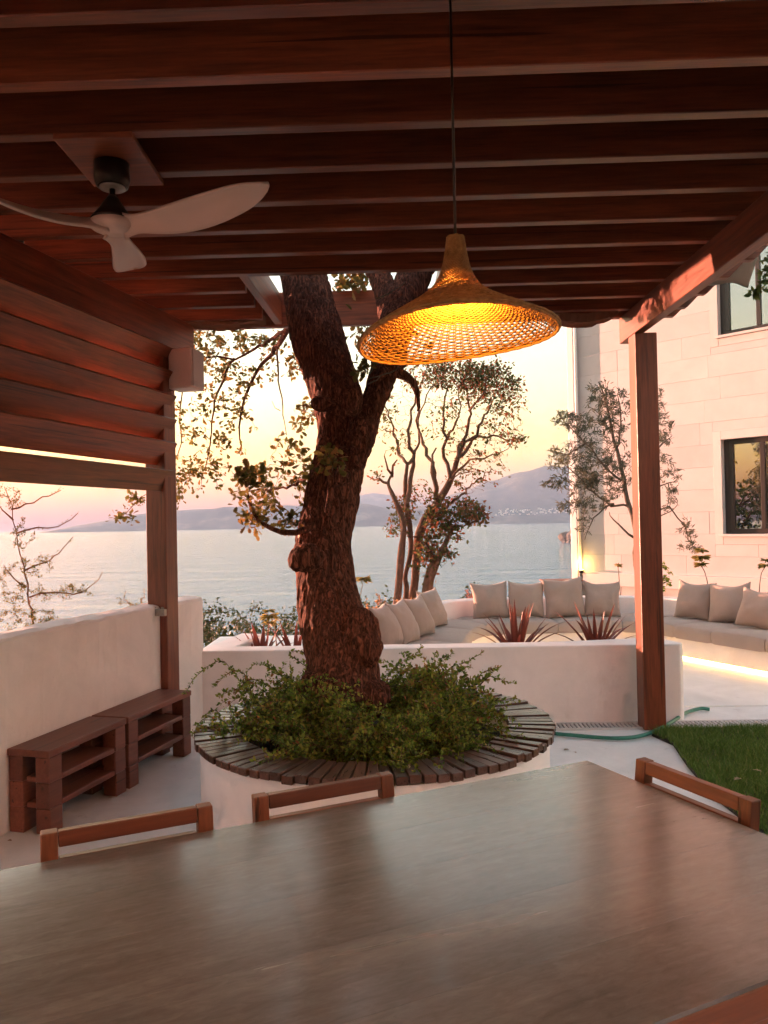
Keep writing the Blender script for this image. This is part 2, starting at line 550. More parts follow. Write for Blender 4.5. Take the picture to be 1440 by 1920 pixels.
rock('sea_rock', (c.x, c.y, SEA_Z), (18, 14, 15), 3.0, 'grey rocky outcrop standing in the sea left of the building corner')

# terrain that falls from the terrace to the water
def terrain_z(x, y):
    dx = max(0, abs(x) - 6.5) if x > 0 else max(0, -2.35 - x)
    ye = 6.0 + 4.3 * min(1, max(0, (x + 1.6) / 2.0)); dy = max(0, y - ye)
    r = math.hypot(dx, dy)
    base = -.08 if r <= 0 else -.35 - .34 * r
    if x > 6: base = max(base, -.35 - .34 * max(0, y - 18)) 
    return base + (.25 * mnoise.fractal(Vector((x * .2, y * .2, 0)), 1, 2, 4) if r > .5 else 0)
xs = np.concatenate([np.linspace(-110, -12, 40), np.linspace(-11, 14, 70), np.linspace(15, 90, 30)])
ys = np.concatenate([np.linspace(-40, 2, 20), np.linspace(2.5, 26, 60), np.linspace(27, 120, 40)])
V = [(x, y, max(SEA_Z - 4, terrain_z(x, y))) for y in ys for x in xs]
nx = len(xs)
F = [(j * nx + i, j * nx + i + 1, (j + 1) * nx + i + 1, (j + 1) * nx + i) for j in range(len(ys) - 1) for i in range(nx - 1)]
def ground_mat():
    m, t, b, o = nt('hillside_soil_and_scrub')
    v = coords(t, (1, 1, 1), rand=False)
    n = tex_noise(t, v, 1.2, 8, .7)
    r = ramp(t, n, [(.3, (.03, .045, .018)), (.55, (.06, .065, .03)), (.75, (.16, .13, .09))])
    t.links.new(r.outputs[0], b.inputs['Base Color']); b.inputs['Roughness'].default_value = 1
    add_bump(t, b, n, .8, .1)
    return m
tag(MB().add(V, F).build('terrain', ground_mat(), smooth=True), 'hillside falling away from the terrace to the sea', kind='structure')

# terrace slab
tag(MB().box((2.2, 3.6, -.06), (8.9, 13.6, .12)).build('terrace_floor', M['floor'], bevel=.01), 'white painted concrete terrace floor', kind='structure')

# haze
def haze():
    m = bpy.data.materials.new('sea_haze'); m.use_nodes = True
    t = m.node_tree
    for n in list(t.nodes):
        if n.type == 'BSDF_PRINCIPLED': t.nodes.remove(n)
    pv = t.nodes.new('ShaderNodeVolumePrincipled')
    pv.inputs['Color'].default_value = (.45, .66, 1.0, 1)
    pv.inputs['Density'].default_value = HAZE
    pv.inputs['Anisotropy'].default_value = .0
    t.links.new(pv.outputs[0], t.nodes['Material Output'].inputs['Volume'])
    o = MB().box((300, 4550, (SEA_Z - 8 + 640) / 2), (12900, 12400, 640 - SEA_Z + 8)).build('haze', m)
    o.display_type = 'WIRE'
    return tag(o, 'thin pale evening haze over sea and hills', kind='stuff')
haze()
# ------------------------------------------------------------------ garden walls
def prism(poly, z0, z1):
    n = len(poly)
    return MB().add([(x, y, z0) for x, y in poly] + [(x, y, z1) for x, y in poly],
                    [tuple(range(n - 1, -1, -1)), tuple(range(n, 2 * n))] + [(i, (i + 1) % n, n + (i + 1) % n, n + i) for i in range(n)])
LW = lambda D: -2.93 + .269 * D            # inner face of the left wall
dW = Vector((.26, .966, 0)).normalized()   # its direction
nW = Vector((.966, -.26, 0)).normalized()  # towards the terrace
def wl(D, off=0.0):                        # point on the left line, off towards the terrace
    p = Vector((LW(D), D, 0)) + nW * off
    return p

def left_wall():
    # a slightly rough, weathered coping along the top
    t = empty('garden_wall', wl(3.5), 0, 'waist-high white plastered wall with rough top behind the slatted benches', 'wall')
    a, b = 0.2, 5.78
    n = 160; V = []; F = []
    prof_off = [0.0, 0.0, -.012, -.05, -.15, -.19, -.2, -.2]
    prof_z = [-.05, .945, .962, .972, .972, .96, .93, -.6]
    for i in range(n + 1):
        D = a + (b - a) * i / n
        for o_, z_ in zip(prof_off, prof_z):
            p = wl(D, o_)
            if z_ > .9:
                p.z = z_ + .008 * mnoise.fractal(Vector((D * 9, o_ * 30, z_ * 9)), 1, 2, 4)
                p += nW * .006 * mnoise.noise(Vector((D * 14, z_ * 30, 3)))
            else: p.z = z_
            V.append(p)
    k = len(prof_off)
    for i in range(n):
        for j in range(k - 1):
            F.append((i * k + j, (i + 1) * k + j, (i + 1) * k + j + 1, i * k + j + 1))
    F.append(tuple(range(k))); F.append(tuple(n * k + j for j in range(k - 1, -1, -1)))
    o = MB().add(V, F).build('wall_body', M['white_old'], t)
    o.matrix_parent_inverse = parent_inv(t)
M['white_old'] = plaster('weathered_white_plaster', (.8, .69, .66), .06, .9, .25)
left_wall()

# low planter wall between the terrace and the lounge
t = empty('planter_wall', (.4, 5.8, 0), 0, 'low white plastered planter wall between round planter and sunken lounge', 'wall')
poly = [(-1.435, 5.76), (-.6, 5.735), (.4, 5.70), (1.3, 5.685), (2.155, 5.665), (2.19, 5.70), (2.12, 5.95), (2.02, 5.99), (1.3, 5.885), (.4, 5.90), (-.6, 5.935), (-1.17, 5.96), (-1.06, 6.62), (-1.26, 6.68)]
o = prism(poly, -.05, .563).build('wall_body', M['white'], t, bevel=.012, segs=2); o.matrix_parent_inverse = parent_inv(t)
poly2 = [(-1.1, 5.97), (1.95, 5.92), (1.95, 6.55), (-1.0, 6.55)]
o = prism(poly2, -.05, .40).build('soil', M['soil'], t); o.matrix_parent_inverse = parent_inv(t)
o = prism([(-1.06, 6.56), (2.0, 6.56), (2.1, 6.70), (-1.03, 6.70)], -.05, .43).build('back_kerb', M['white'], t, bevel=.01); o.matrix_parent_inverse = parent_inv(t)
o = prism([(2.0, 6.0), (2.12, 5.97), (2.12, 6.69), (2.02, 6.55)], -.05, .43).build('end_kerb', M['white'], t, bevel=.01); o.matrix_parent_inverse = parent_inv(t)

# unseen house added behind the terrace to shade the pergola from the sky
shade_house = empty('house', (.6, -3.2, 0), 0, 'unseen house wall added behind the viewer to shade the pergola', 'house')
for (x, w_) in ((-3.6, .8), (5.8, 1.2)):
    MB().box((x, 0, 2.9), (w_, .3, 6.2)).build('wall', M['white'], shade_house, bevel=.01)
MB().box((1.0, .0, 4.6), (8.4, .28, 2.8)).build('wall', M['white'], shade_house)
M['shade_glass'] = plain('dark_shade_glass', (.02, .018, .016), .08, noise_amt=.02, bump=0)  # dark door fronts added so no sunlit wall bounces light onto the rafters
for i in range(4):
    d_ = MB().box((-2.15 + i * 2.1, .05 + .06 * (i % 2), 1.6), (2.1, .05, 3.18)).build('shade_door', M['shade_glass'], shade_house)
    for s in (-1, 1): MB().box((-2.15 + i * 2.1 + s * 1.01, .09 + .06 * (i % 2), 1.6), (.06, .05, 3.18)).build('stile', M['pergola'], d_)

# ------------------------------------------------------------------ round planter with slatted bench
PC = Vector((-.07, 4.1, 0)); PR = .93
t = empty('round_planter', PC, 0, 'round white tree planter ringed by a bench of dark radial slats', 'planter')
prof = [(.905, -.02), (.905, .405), (.72, .405), (.72, .30)]
o = MB().lathe(prof, 96, (0, 0, 0), cap=False).build('planter_wall_ring', M['white'], t, smooth=False)
o.data.polygons.foreach_set('use_smooth', [True] * len(o.data.polygons))
md = o.modifiers.new('edge', 'EDGE_SPLIT'); md.split_angle = R(40)
NP = 96
slat_meshes = []
for q in range(4):
    da = math.pi * 2 / NP
    mbx = MB()
    r0, r1 = .70, .935 + .003 * (q % 3 - 1)
    w0, w1 = r0 * da / 2 * .86, r1 * da / 2 * .87
    mbx.add([(r0, -w0, 0), (r1, -w1, 0), (r1, w1, 0), (r0, w0, 0), (r0, -w0, .036), (r1, -w1, .036), (r1, w1, .036), (r0, w0, .036)],
            [(0, 3, 2, 1), (4, 5, 6, 7), (0, 1, 5, 4), (1, 2, 6, 5), (2, 3, 7, 6), (3, 0, 4, 7)])
    me = mbx.mesh('slat', bevel=.003, segs=1); me.materials.append(M['plank']); slat_meshes.append(me)
for i in range(NP):
    o = mesh_obj('slat', slat_meshes[i % 4], None, t)
    o.rotation_euler = (rng.normal() * .004, rng.normal() * .004, 2 * math.pi * i / NP + rng.normal() * .002)
    o.location = (0, 0, .412 + rng.normal() * .0008)
# soil mound
V = []; F = []; nr, na = 12, 48
for i in range(nr + 1):
    for j in range(na):
        r = .725 * i / nr; a = 2 * math.pi * j / na
        V.append((r * math.cos(a), r * math.sin(a), .37 - .05 * (i / nr) ** 2 + .025 * mnoise.noise(Vector((r * 9, a * 4, 1)))))
for i in range(nr):
    for j in range(na): F.append((i * na + j, (i + 1) * na + j, (i + 1) * na + (j + 1) % na, i * na + (j + 1) % na))
MB().add(V, F).build('soil', M['soil'], t)

# ------------------------------------------------------------------ pergola
RZ = 3.0; RH = .215; RT = .057; SL = -.026
perg = empty('pergola', (0, 4, 0), 0, 'dark stained timber pergola with close rafters and louvred left side', 'pergola')
PM = M['pergola']
BXR = 1.80        # right beam inner face x
def fix(o): o.matrix_parent_inverse = parent_inv(perg); return o

def rafter(name, x0, x1, D, tail=True, h=RH, th=RT):
    """far bottom edge lies at depth D at x=0"""
    L = x1 - x0
    V = []
    for y in (-th, 0):
        if tail: V += [(x0, y, 0), (x1 - .13, y, 0), (x1, y, .13), (x1, y, h), (x0, y, h)]
        else: V += [(x0, y, 0), (x1, y, 0), (x1, y, h * .5), (x1, y, h), (x0, y, h)]
    n = 5
    F = [tuple(range(n)), tuple(range(2 * n - 1, n - 1, -1))] + [(i, n + i, n + (i + 1) % n, (i + 1) % n) for i in range(n)]
    o = MB().add(V, F).build(name, PM, perg, bevel=.004, segs=1)
    o.rotation_euler = (rng.normal() * .004, 0, math.atan(SL) + rng.normal() * .0012)
    o.location = Vector((0, D, RZ + rng.normal() * .0015)) - perg.location
    return o
OPX0, OPX1 = -.80, .40     # the opening left for the tree
for k in range(-6, 11):
    D = 2.258 + .336 * k
    xl = LW(D) - .2
    if k >= 8:
        rafter('rafter', xl, OPX0 - .06, D, False)
        rafter('rafter', OPX1 + .06, 2.34, D)
    else:
        rafter('rafter', xl, 2.34, D)
o = rafter('end_rafter', LW(5.83) - .28, 2.34, 5.86, True, .262, .06)
beam('trimmer', (OPX0 - .03, 4.62, RZ + .12), (OPX0 + .03, 5.795, RZ + .12), .055, .22, PM, perg)
beam('trimmer', (OPX1 + .03, 4.60, RZ + .12), (OPX1 + .03, 5.785, RZ + .12), .055, .22, PM, perg)
# side beams
beam('side_beam', (BXR + .035, -1.0, 2.902), (BXR + .035, 5.78, 2.902), .07, .194, PM, perg)
a = wl(-.6, -.07); b = wl(5.72, -.07)
beam('side_beam', (a.x, a.y, 2.857), (b.x, b.y, 2.857), .14, .278, PM, perg)
# posts
def post(x, y, z1, rz, s=.155):
    o = MB().box((0, 0, 0), (z1, s, s)).build('post', PM, perg, bevel=.006)
    o.rotation_euler = (0, -math.pi / 2, 0)
    o.rotation_mode = 'XYZ'
    o.matrix_world = Matrix.Translation((x, y, z1 / 2 + .002)) @ Matrix.Rotation(rz, 4, 'Z') @ Matrix.Rotation(-math.pi / 2, 4, 'Y')
    return fix(o)
post(BXR + .075, 5.49, 2.80, R(-1))
lp = wl(5.28, -.02)
lpz = -math.atan2(.26, .966)
post(lp.x, lp.y, 2.715, lpz, .15)
lp0 = wl(1.4, -.02); post(lp0.x, lp0.y, 2.715, lpz, .15)
# end boards above the posts
# louvres on the left: boards leaning inward at the top
for i in range(6):
    z = 1.90 + .163 * i - .065 - (.022 if i == 0 else 0)
    A = wl(1.45, .0); B = wl(5.31, .0)
    A = Vector((A.x, A.y, z)) + nW * .035; B = Vector((B.x, B.y, z)) + nW * .035
    th = .03 if i else .032
    x = (B - A).normalized(); y = Vector((0, 0, 1)).cross(x); 
    o = MB().box((0, 0, 0), ((B - A).length, .026, .182 if i else .15)).build('louvre_board', PM, perg, bevel=.003, segs=1)
    m = Matrix(((x.x, y.x, 0), (x.y, y.y, 0), (x.z, y.z, 1)))
    ang = R(34 if i else 14)
    # tip the top towards the terrace (-y local is towards nW)
    o.matrix_world = Matrix.Translation((A + B) / 2) @ m.to_4x4() @ Matrix.Rotation(ang, 4, 'X')
    fix(o)
# cloth roof over the rafters, open where the tree passes
M['cloth'] = plain('taupe_awning_cloth', (.30, .26, .22), .9, noise_amt=.08, nscale=8, bump=.2)
M['cover'] = plain('dark_roof_membrane', (.03, .022, .018), .9, noise_amt=.08, nscale=6, bump=.1)
zc = RZ + RH + .05
mbx = MB()
mbx.add([(-3.0, -1.5, zc), (2.3, -1.5, zc), (2.3, 4.56, zc), (-3.0, 4.56, zc), (OPX0 - .06, 4.56, zc), (OPX1 + .06, 4.56, zc),
         (-1.75, 5.9, zc), (OPX0 - .06, 5.9, zc), (OPX1 + .06, 5.9, zc), (2.3, 5.9, zc)],
        [(0, 1, 2, 5, 4, 3), (3, 4, 7, 6), (5, 2, 9, 8)])
o = mbx.build('roof_cover', M['cover'], perg); fix(o)
md = o.modifiers.new('thick', 'SOLIDIFY'); md.thickness = .02

# folded awning cloth: pleats gathered under the roof edge
def pleats(name, x0, x1, y0, y1, z, n, sag, label, mat):
    V = []; F = []; m = 14
    for i in range(n * 2 + 1):
        fy = i / (n * 2)
        y = y0 + (y1 - y0) * fy
        up = .05 if i % 2 else 0.0
        for j in range(m + 1):
            u = j / m
            s = sag * math.sin(math.pi * u) ** .8 * (1 if i % 2 == 0 else .75)
            V.append((x0 + (x1 - x0) * u, y + .006 * rng.normal(), z + up - s + .004 * rng.normal()))
    for i in range(n * 2):
        for j in range(m): F.append((i * (m + 1) + j, i * (m + 1) + j + 1, (i + 1) * (m + 1) + j + 1, (i + 1) * (m + 1) + j))
    o = MB().add(V, F).build(name, mat, None, smooth=False)
    md = o.modifiers.new('thick', 'SOLIDIFY'); md.thickness = .004
    return tag(o, label, 'awning', 'awning cloth gathered at the far end of the pergola')
M['pleat'] = plain('brown_awning_cloth', (.22, .12, .08), .9, noise_amt=.1, nscale=10, bump=.1)
pleats('folded_awning', -1.5, -.86, 5.62, 5.78, 3.005, 5, .035, 'brown awning cloth gathered between the rafters above the speaker', M['pleat'])
pleats('folded_awning', 1.2, 1.75, 5.60, 5.76, 3.0, 5, .07, 'brown awning cloth gathered between the rafters beside the right post', M['pleat'])
# loose taupe cloth roll hanging outside the right beam
V = []; F = []
nu, nv = 14, 10
for i in range(nu + 1):
    for j in range(nv + 1):
        u, v = i / nu, j / nv
        x = 2.0 + .46 * u
        fold = .022 * math.sin(u * 13 + v * 2)
        V.append((x, 4.98 + fold + .12 * v, 3.175 - .165 * v * (1 - .25 * math.sin(u * 3.1)) + .012 * math.sin(u * 9)))
for i in range(nu):
    for j in range(nv): F.append((i * (nv + 1) + j, (i + 1) * (nv + 1) + j, (i + 1) * (nv + 1) + j + 1, i * (nv + 1) + j + 1))
o = MB().add(V, F).build('hanging_awning_cloth', M['cloth'], None, smooth=True)
md = o.modifiers.new('thick', 'SOLIDIFY'); md.thickness = .012
tag(o, 'loose taupe awning cloth hanging outside the sunlit side beam', 'awning')

# ------------------------------------------------------------------ building on the right
BC = Vector((3.3, 13.4, 0)); bw = Vector((.70, -.71, 0)).normalized(); bn = Vector((-.71, -.70, 0)).normalized()
bld = empty('building', BC, math.atan2(bw.y, bw.x), 'pale stone clad house with dark framed windows on the right', 'building')
# local frame: +x along the wall, -y outwards (towards the terrace), z up
def stone_mat(name, a, b_):
    m, t, b, o = nt(name)
    v = coords(t, (1, 1, 1)); n = tex_noise(t, v, 2.2, 7, .65, .4); n2 = tex_noise(t, v, 40, 4, .6)
    r = ramp(t, n, [(.3, a), (.7, b_)])
    oi = t.nodes.new('ShaderNodeObjectInfo'); hs = t.nodes.new('ShaderNodeHueSaturation'); mr = t.nodes.new('ShaderNodeMapRange')
    mr.inputs['To Min'].default_value = .94; mr.inputs['To Max'].default_value = 1.05
    t.links.new(oi.outputs['Random'], mr.inputs[0]); t.links.new(mr.outputs[0], hs.inputs['Value']); t.links.new(r.outputs[0], hs.inputs['Color'])
    t.links.new(hs.outputs[0], b.inputs['Base Color']); b.inputs['Roughness'].default_value = .8
    add_bump(t, b, n2, .12, .003); return m
M['stone'] = stone_mat('pale_limestone', (.53, .485, .48), (.59, .545, .54))
M['trim'] = stone_mat('smooth_stone_trim', (.57, .52, .51), (.62, .57, .56))
M['pvc'] = plain('white_painted_metal', (.75, .74, .73), .4, noise_amt=.03)
M['frame'] = plain('dark_brown_window_frame', (.035, .025, .022), .35, noise_amt=.1)
mg, tg, bgs, og = nt('window_glass')
bgs.inputs['Base Color'].default_value = (.015, .02, .025, 1); bgs.inputs['Roughness'].default_value = .015
bgs.inputs['IOR'].default_value = 2.6; bgs.inputs['Specular IOR Level'].default_value = 1.0
vg = coords(tg, (1, 1, 1)); add_bump(tg, bgs, tex_noise(tg, vg, 1.2, 2, .5), .02, .01)
M['glass'] = mg
ZB, ZT, BL, BD = -1.5, 7.6, 7.0, 6.0
# wall core set back behind the cladding with window pockets
WINS = [(2.56, 3.66, 1.22, 2.64), (2.56, 3.66, 4.21, 5.7), (5.0, 6.1, 1.22, 2.64), (5.0, 6.1, 4.21, 5.7)]
mbx = MB(); mbx.box((BL / 2, BD / 2 + .20, (ZB + ZT) / 2), (BL, BD, ZT - ZB)); mbx.build('wall_core', M['stone'], bld)
# stone blocks by courses
CH = .34; nc = int((ZT - ZB) / CH)
blockcache = {}
def block(x0, x1, z0, z1, name='stone_block', mat=None, proud=0.0, depth=.198):
    g = .0009
    sx, sz = round(x1 - x0 - 2 * g, 3), round(z1 - z0 - 2 * g, 3)
    if sx < .02 or sz < .02: return
    key = (sx, sz, depth, name)
    if key not in blockcache:
        me = MB().box((0, 0, 0), (sx, depth, sz)).mesh(name, bevel=.0012, segs=1); me.materials.append(mat or M['stone']); blockcache[key] = me
    o = mesh_obj(name, blockcache[key], None, bld)
    o.location = ((x0 + x1) / 2, depth / 2 - proud + rng.uniform(-.0015, .0015), (z0 + z1) / 2)
    return o
for c in range(nc):
    z0, z1 = ZB + c * CH, ZB + (c + 1) * CH
    if z1 < .1: continue
    x = .13; cuts = [x]
    x += rng.uniform(.5, 1.2)
    while x < BL - .4:
        cuts.append(x); x += rng.choice([1.1, 1.5, 1.9, 2.3])
    cuts.append(BL)
    for i in range(len(cuts) - 1):
        segs = [(cuts[i], cuts[i + 1], z0, z1)]
        for (wx0, wx1, wz0, wz1) in WINS:
            X0, X1, Z0, Z1 = wx0 - .12, wx1 + .12, wz0 - .16, wz1 + .13
            new = []
            for (a0, a1, b0, b1) in segs:
                if a1 <= X0 or a0 >= X1 or b1 <= Z0 or b0 >= Z1: new.append((a0, a1, b0, b1)); continue
                if a0 < X0: new.append((a0, X0, b0, b1))
                if a1 > X1: new.append((X1, a1, b0, b1))
                m0, m1 = max(a0, X0), min(a1, X1)
                if b0 < Z0: new.append((m0, m1, b0, Z0))
                if b1 > Z1: new.append((m0, m1, Z1, b1))
            segs = new
        for s_ in segs: block(*s_)
for (wx0, wx1, wz0, wz1) in WINS:
    X0, X1, Z0, Z1 = wx0 - .12, wx1 + .12, wz0 - .16, wz1 + .13
    block(X0, wx0, Z0, Z1, 'window_jamb', M['trim'], .004); block(wx1, X1, Z0, Z1, 'window_jamb', M['trim'], .004)
    block(wx0, wx1, wz1, Z1, 'window_lintel', M['trim'], .004); block(wx0, wx1, Z0, wz0 - .045, 'window_apron', M['trim'], .004)
    w = MB()
    fy = .14; fw = .075
    cx, cz = (wx0 + wx1) / 2, (wz0 + wz1) / 2
    W_, H_ = wx1 - wx0, wz1 - wz0
    w.box((wx0 + fw / 2, fy, cz), (fw, .07, H_)); w.box((wx1 - fw / 2, fy, cz), (fw, .07, H_))
    w.box((cx, fy, wz0 + fw / 2), (W_ - 2 * fw, .07, fw)); w.box((cx, fy, wz1 - fw / 2), (W_ - 2 * fw, .07, fw))
    # casement
    iw = .06
    w.box((wx0 + fw + iw / 2, fy - .012, cz), (iw, .06, H_ - 2 * fw)); w.box((cx, fy - .012, cz), (iw, .06, H_ - 2 * fw)); w.box((wx1 - fw - iw / 2, fy - .012, cz), (iw, .06, H_ - 2 * fw))
    win = w.build('window', M['frame'], bld, bevel=.004, segs=1)
    for (gx0, gx1) in ((wx0 + fw + iw, cx - iw / 2), (cx + iw / 2, wx1 - fw - iw)):
        MB().box(((gx0 + gx1) / 2, fy, cz), (gx1 - gx0, .012, H_ - 2 * fw)).build('pane', M['glass'], win)
    MB().box((cx, .03, wz0 - .022), (W_ + .06, .14, .04)).build('sill', M['trim'], win, bevel=.005)
# corner pilaster and downpipe
MB().box((.06, .045, (ZB + ZT) / 2), (.12, .29, ZT - ZB)).build('corner_pilaster', M['pvc'], bld, bevel=.006)
MB().tube([(.155, -.075, .3), (.155, -.075, ZT)], .028, 14).build('downpipe', M['pvc'], bld, smooth=True)
MB().box((BL / 2 + .2, -.03, .47), (BL, .12, .22)).build('plinth_course', M['trim'], bld, bevel=.008)

# small wall light low on the corner
t = empty('wall_light', BC + bw * .2 + bn * .12 + Vector((0, 0, .56)), math.atan2(bw.y, bw.x), 'small glowing uplight at the foot of the building corner', 'light')
MB().lathe([(.04, 0), (.045, .05), (.04, .055)], 16).build('lamp_body', M['frame'], t)
MB().lathe([(.032, .056), (.034, .066)], 16).build('lens', emit('warm_lens', (1, .62, .2), 2.0), t)
pl = bpy.data.lights.new('wall_light_glow', 'POINT'); pl.energy = .45; pl.color = (1, .58, .14); pl.shadow_soft_size = .03
po = bpy.data.objects.new('wall_light_glow', pl); link(po, t); po.location = (0, -.02, .14)

# ------------------------------------------------------------------ lounge: curved built-in bench
Fp = [(.20, 5.95), (.50, 6.7), (.72, 7.32), (.89, 8.04), (1.08, 8.41), (1.40, 8.50), (2.0, 8.52), (2.6, 8.49), (2.89, 8.29), (3.06, 7.92), (3.40, 7.22), (3.9, 6.2), (4.4, 5.2)]
Bp = [(-.36, 6.2), (-.05, 7.0), (.18, 7.6), (.42, 8.35), (.80, 8.98), (1.28, 9.16), (2.0, 9.18), (2.72, 9.14), (3.27, 8.80), (3.60, 8.12), (3.95, 7.42), (4.46, 6.4), (4.96, 5.4)]
def dens(P, n=121):
    P = np.array(P); s = np.concatenate([[0], np.cumsum(np.linalg.norm(np.diff(P, axis=0), axis=1))])
    idx = np.linspace(0, len(P) - 1, n)
    sm = [Vector((p.x, p.y, 0)) for p in resample([Vector((x, y, 0)) for x, y in P], .05)]
    # resample keeps knots evenly by segment; use per-knot catmull evaluation
    out = []
    for f in idx:
        i = min(int(f), len(P) - 2); u = f - i
        p0, p1, p2, p3 = P[max(i - 1, 0)], P[i], P[i + 1], P[min(i + 2, len(P) - 1)]
        out.append(.5 * ((2 * p1) + (p2 - p0) * u + (2 * p0 - 5 * p1 + 4 * p2 - p3) * u * u + (3 * p1 - p0 - 3 * p2 + p3) * u ** 3))
    return np.array(out)
NF = 145
FF, BB = dens(Fp, NF), dens(Bp, NF)
OO = np.zeros_like(BB)
for i in range(NF):
    d = BB[min(i + 1, NF - 1)] - BB[max(i - 1, 0)]; d /= np.linalg.norm(d)
    nrm = np.array([-d[1], d[0]])
    OO[i] = BB[i] + nrm * .2
def sweep(sections):
    """sections: list over i of list of (x,y,z) closed loops"""
    V = []; F = []; k = len(sections[0])
    for s_ in sections: V += s_
    for i in range(len(sections) - 1):
        for j in range(k): F.append((i * k + j, i * k + (j + 1) % k, (i + 1) * k + (j + 1) % k, (i + 1) * k + j))
    F.append(tuple(range(k))); F.append(tuple((len(sections) - 1) * k + j for j in range(k - 1, -1, -1)))
    return MB().add(V, F)
lounge = empty('lounge_bench', (2, 8.6, 0), 0, 'curved white plastered lounge bench wrapping the far terrace', 'bench')
secs = []
for i in range(NF):
    dv = (BB[i] - FF[i]); dv = dv / np.linalg.norm(dv)
    f0 = FF[i] + dv * .03; f1 = FF[i] + dv * .06
    secs.append([(*f1, -.02), (*f1, .045), (*f0, .05), (*f0, .232), (*BB[i], .232), (*BB[i], .55), (*(BB[i] + dv * .012), .56), (*(OO[i] - dv * .012), .56), (*OO[i], .55), (*OO[i], -.3)])
o = sweep(secs).build('bench_body', M['white'], lounge, bevel=0); o.matrix_parent_inverse = parent_inv(lounge)
# led strip tucked under the lip
secs = []
for i in range(40, NF):
    dv = (BB[i] - FF[i]); dv = dv / np.linalg.norm(dv)
    f0 = FF[i] + dv * .046; f1 = FF[i] + dv * .058
    secs.append([(*f0, .028), (*f1, .028), (*f1, .044), (*f0, .044)])
o = sweep(secs).build('led_strip', emit('warm_led', (1, .58, .14), 3.0), lounge); o.matrix_parent_inverse = parent_inv(lounge)

# seat pads
def fabric(name, a, b_):
    m, t, b, o = nt(name)
    v = coords(t, (1, 1, 1)); n = tex_noise(t, v, 3, 4, .6); n2 = tex_noise(t, v, 260, 2, .6); n3 = tex_noise(t, v, 14, 5, .6, .8)
    r = ramp(t, n, [(.3, a), (.7, b_)]); t.links.new(r.outputs[0], b.inputs['Base Color'])
    b.inputs['Roughness'].default_value = .9; b.inputs['Sheen Weight'].default_value = .25
    ad = t.nodes.new('ShaderNodeMath'); ad.operation = 'MULTIPLY_ADD'; t.links.new(n3, ad.inputs[0]); ad.inputs[1].default_value = 3.0; t.links.new(n2, ad.inputs[2])
    add_bump(t, b, ad.outputs[0], .35, .004); return m
M['pad'] = fabric('taupe_outdoor_fabric', (.36, .275, .235), (.42, .325, .28))
M['pillow'] = fabric('beige_pillow_fabric', (.34, .245, .205), (.41, .30, .255))
cuts = [6, 22, 36, 48, 57, 70, 84, 95, 105, 114, 122, 130, 138, 144]
pad_lab = ['taupe seat pad of the lounge nearest the oak trunk', 'second taupe seat pad along the left arm of the lounge', 'third taupe seat pad along the left arm of the lounge',
  'curved taupe seat pad at the far left corner of the lounge', 'far taupe seat pad under the two leftmost back-row pillows', 'far taupe seat pad under the two pillows near the wooden box',
  'taupe seat pad behind the right pergola post', 'taupe seat pad at the far right corner just right of the post', 'taupe seat pad under the first pillow right of the post',
  'taupe seat pad under the middle pillow of the right arm', 'taupe seat pad under the rightmost pillow at the picture edge', 'taupe seat pad of the right arm at the picture edge', 'last taupe seat pad of the right arm']
for c in range(len(cuts) - 1):
    i0, i1 = cuts[c], cuts[c + 1]
    if i0 > 130: continue
    secs = []
    fr = np.linspace(i0, i1, 13)
    for q, f in enumerate(fr):
        g = .006
        if q == 0: f = f + .06
        if q == len(fr) - 1: f = f - .06
        i = min(int(f), NF - 2); u = f - i
        a_ = FF[i] * (1 - u) + FF[i + 1] * u; b_ = BB[i] * (1 - u) + BB[i + 1] * u
        dv = (b_ - a_); dv /= np.linalg.norm(dv)
        a_ = a_ - dv * .012; b_ = b_ - dv * .006
        e = .018 if q in (0, len(fr) - 1) else 0.0
        zt = .365 - e * .6 + (.006 * math.sin(math.pi * q / 12))
        secs.append([(*(a_ + dv * e * .5), .234 + e * .4), (*(a_ - dv * .004), .30), (*(a_ + dv * .003), zt - .014), (*(a_ + dv * .016), zt), (*((a_ + b_) / 2), zt + .008), (*(b_ - dv * .02), zt), (*b_, zt - .012), (*b_, .234)])
    o = sweep(secs).build('seat_pad', M['pad'], None, smooth=True)
    md = o.modifiers.new('edge', 'EDGE_SPLIT'); md.split_angle = R(50)
    tag(o, pad_lab[c], 'cushion', 'seat pads of the curved lounge')

# ground beds beside the lounge
tag(prism([(-.62, 6.75), (-.30, 7.6), (.2, 8.9), (.75, 9.45), (3.0, 9.5), (3.5, 9.3), (4.3, 8.1), (5.4, 6.1), (8, 8), (4.2, 12.4), (3.2, 13.0), (.6, 11.0), (-.15, 10.2), (-.4, 8.6), (-.75, 7.0)], -.5, .22).build('planting_bed', M['soil'], None), 'soil bed behind the lounge bench', kind='structure')
# ------------------------------------------------------------------ dining table
TA = math.atan2(.42, .907)
tx = Vector((math.cos(TA), math.sin(TA), 0)); ty = Vector((-math.sin(TA), math.cos(TA), 0))
TCR = Vector((.613, 2.39, 0))                   # far right corner
TL, TWd = 1.63, 1.03
tc = TCR - tx * TL / 2 - ty * TWd / 2
table = empty('dining_table', tc, TA, 'large weathered teak dining table filling the foreground', 'table')
npk = 5; pw = TWd / npk
for i in range(npk):
    mb = MB().box((0, 0, 0), (TL, pw - .0003, .008))
    o = mb.build('tabletop_plank', M['table'], table, bevel=.0002, segs=1)
    o.location = (0, -TWd / 2 + pw * (i + .5), .746)
mb = MB()
e = .05
mb.box((0, -TWd / 2 + .024, .713), (TL - .003, .045, .056)); mb.box((0, TWd / 2 - .024, .713), (TL - .003, .045, .056))
mb.box((-TL / 2 + .024, 0, .713), (.045, TWd - .095, .056)); mb.box((TL / 2 - .024, 0, .713), (.045, TWd - .095, .056))
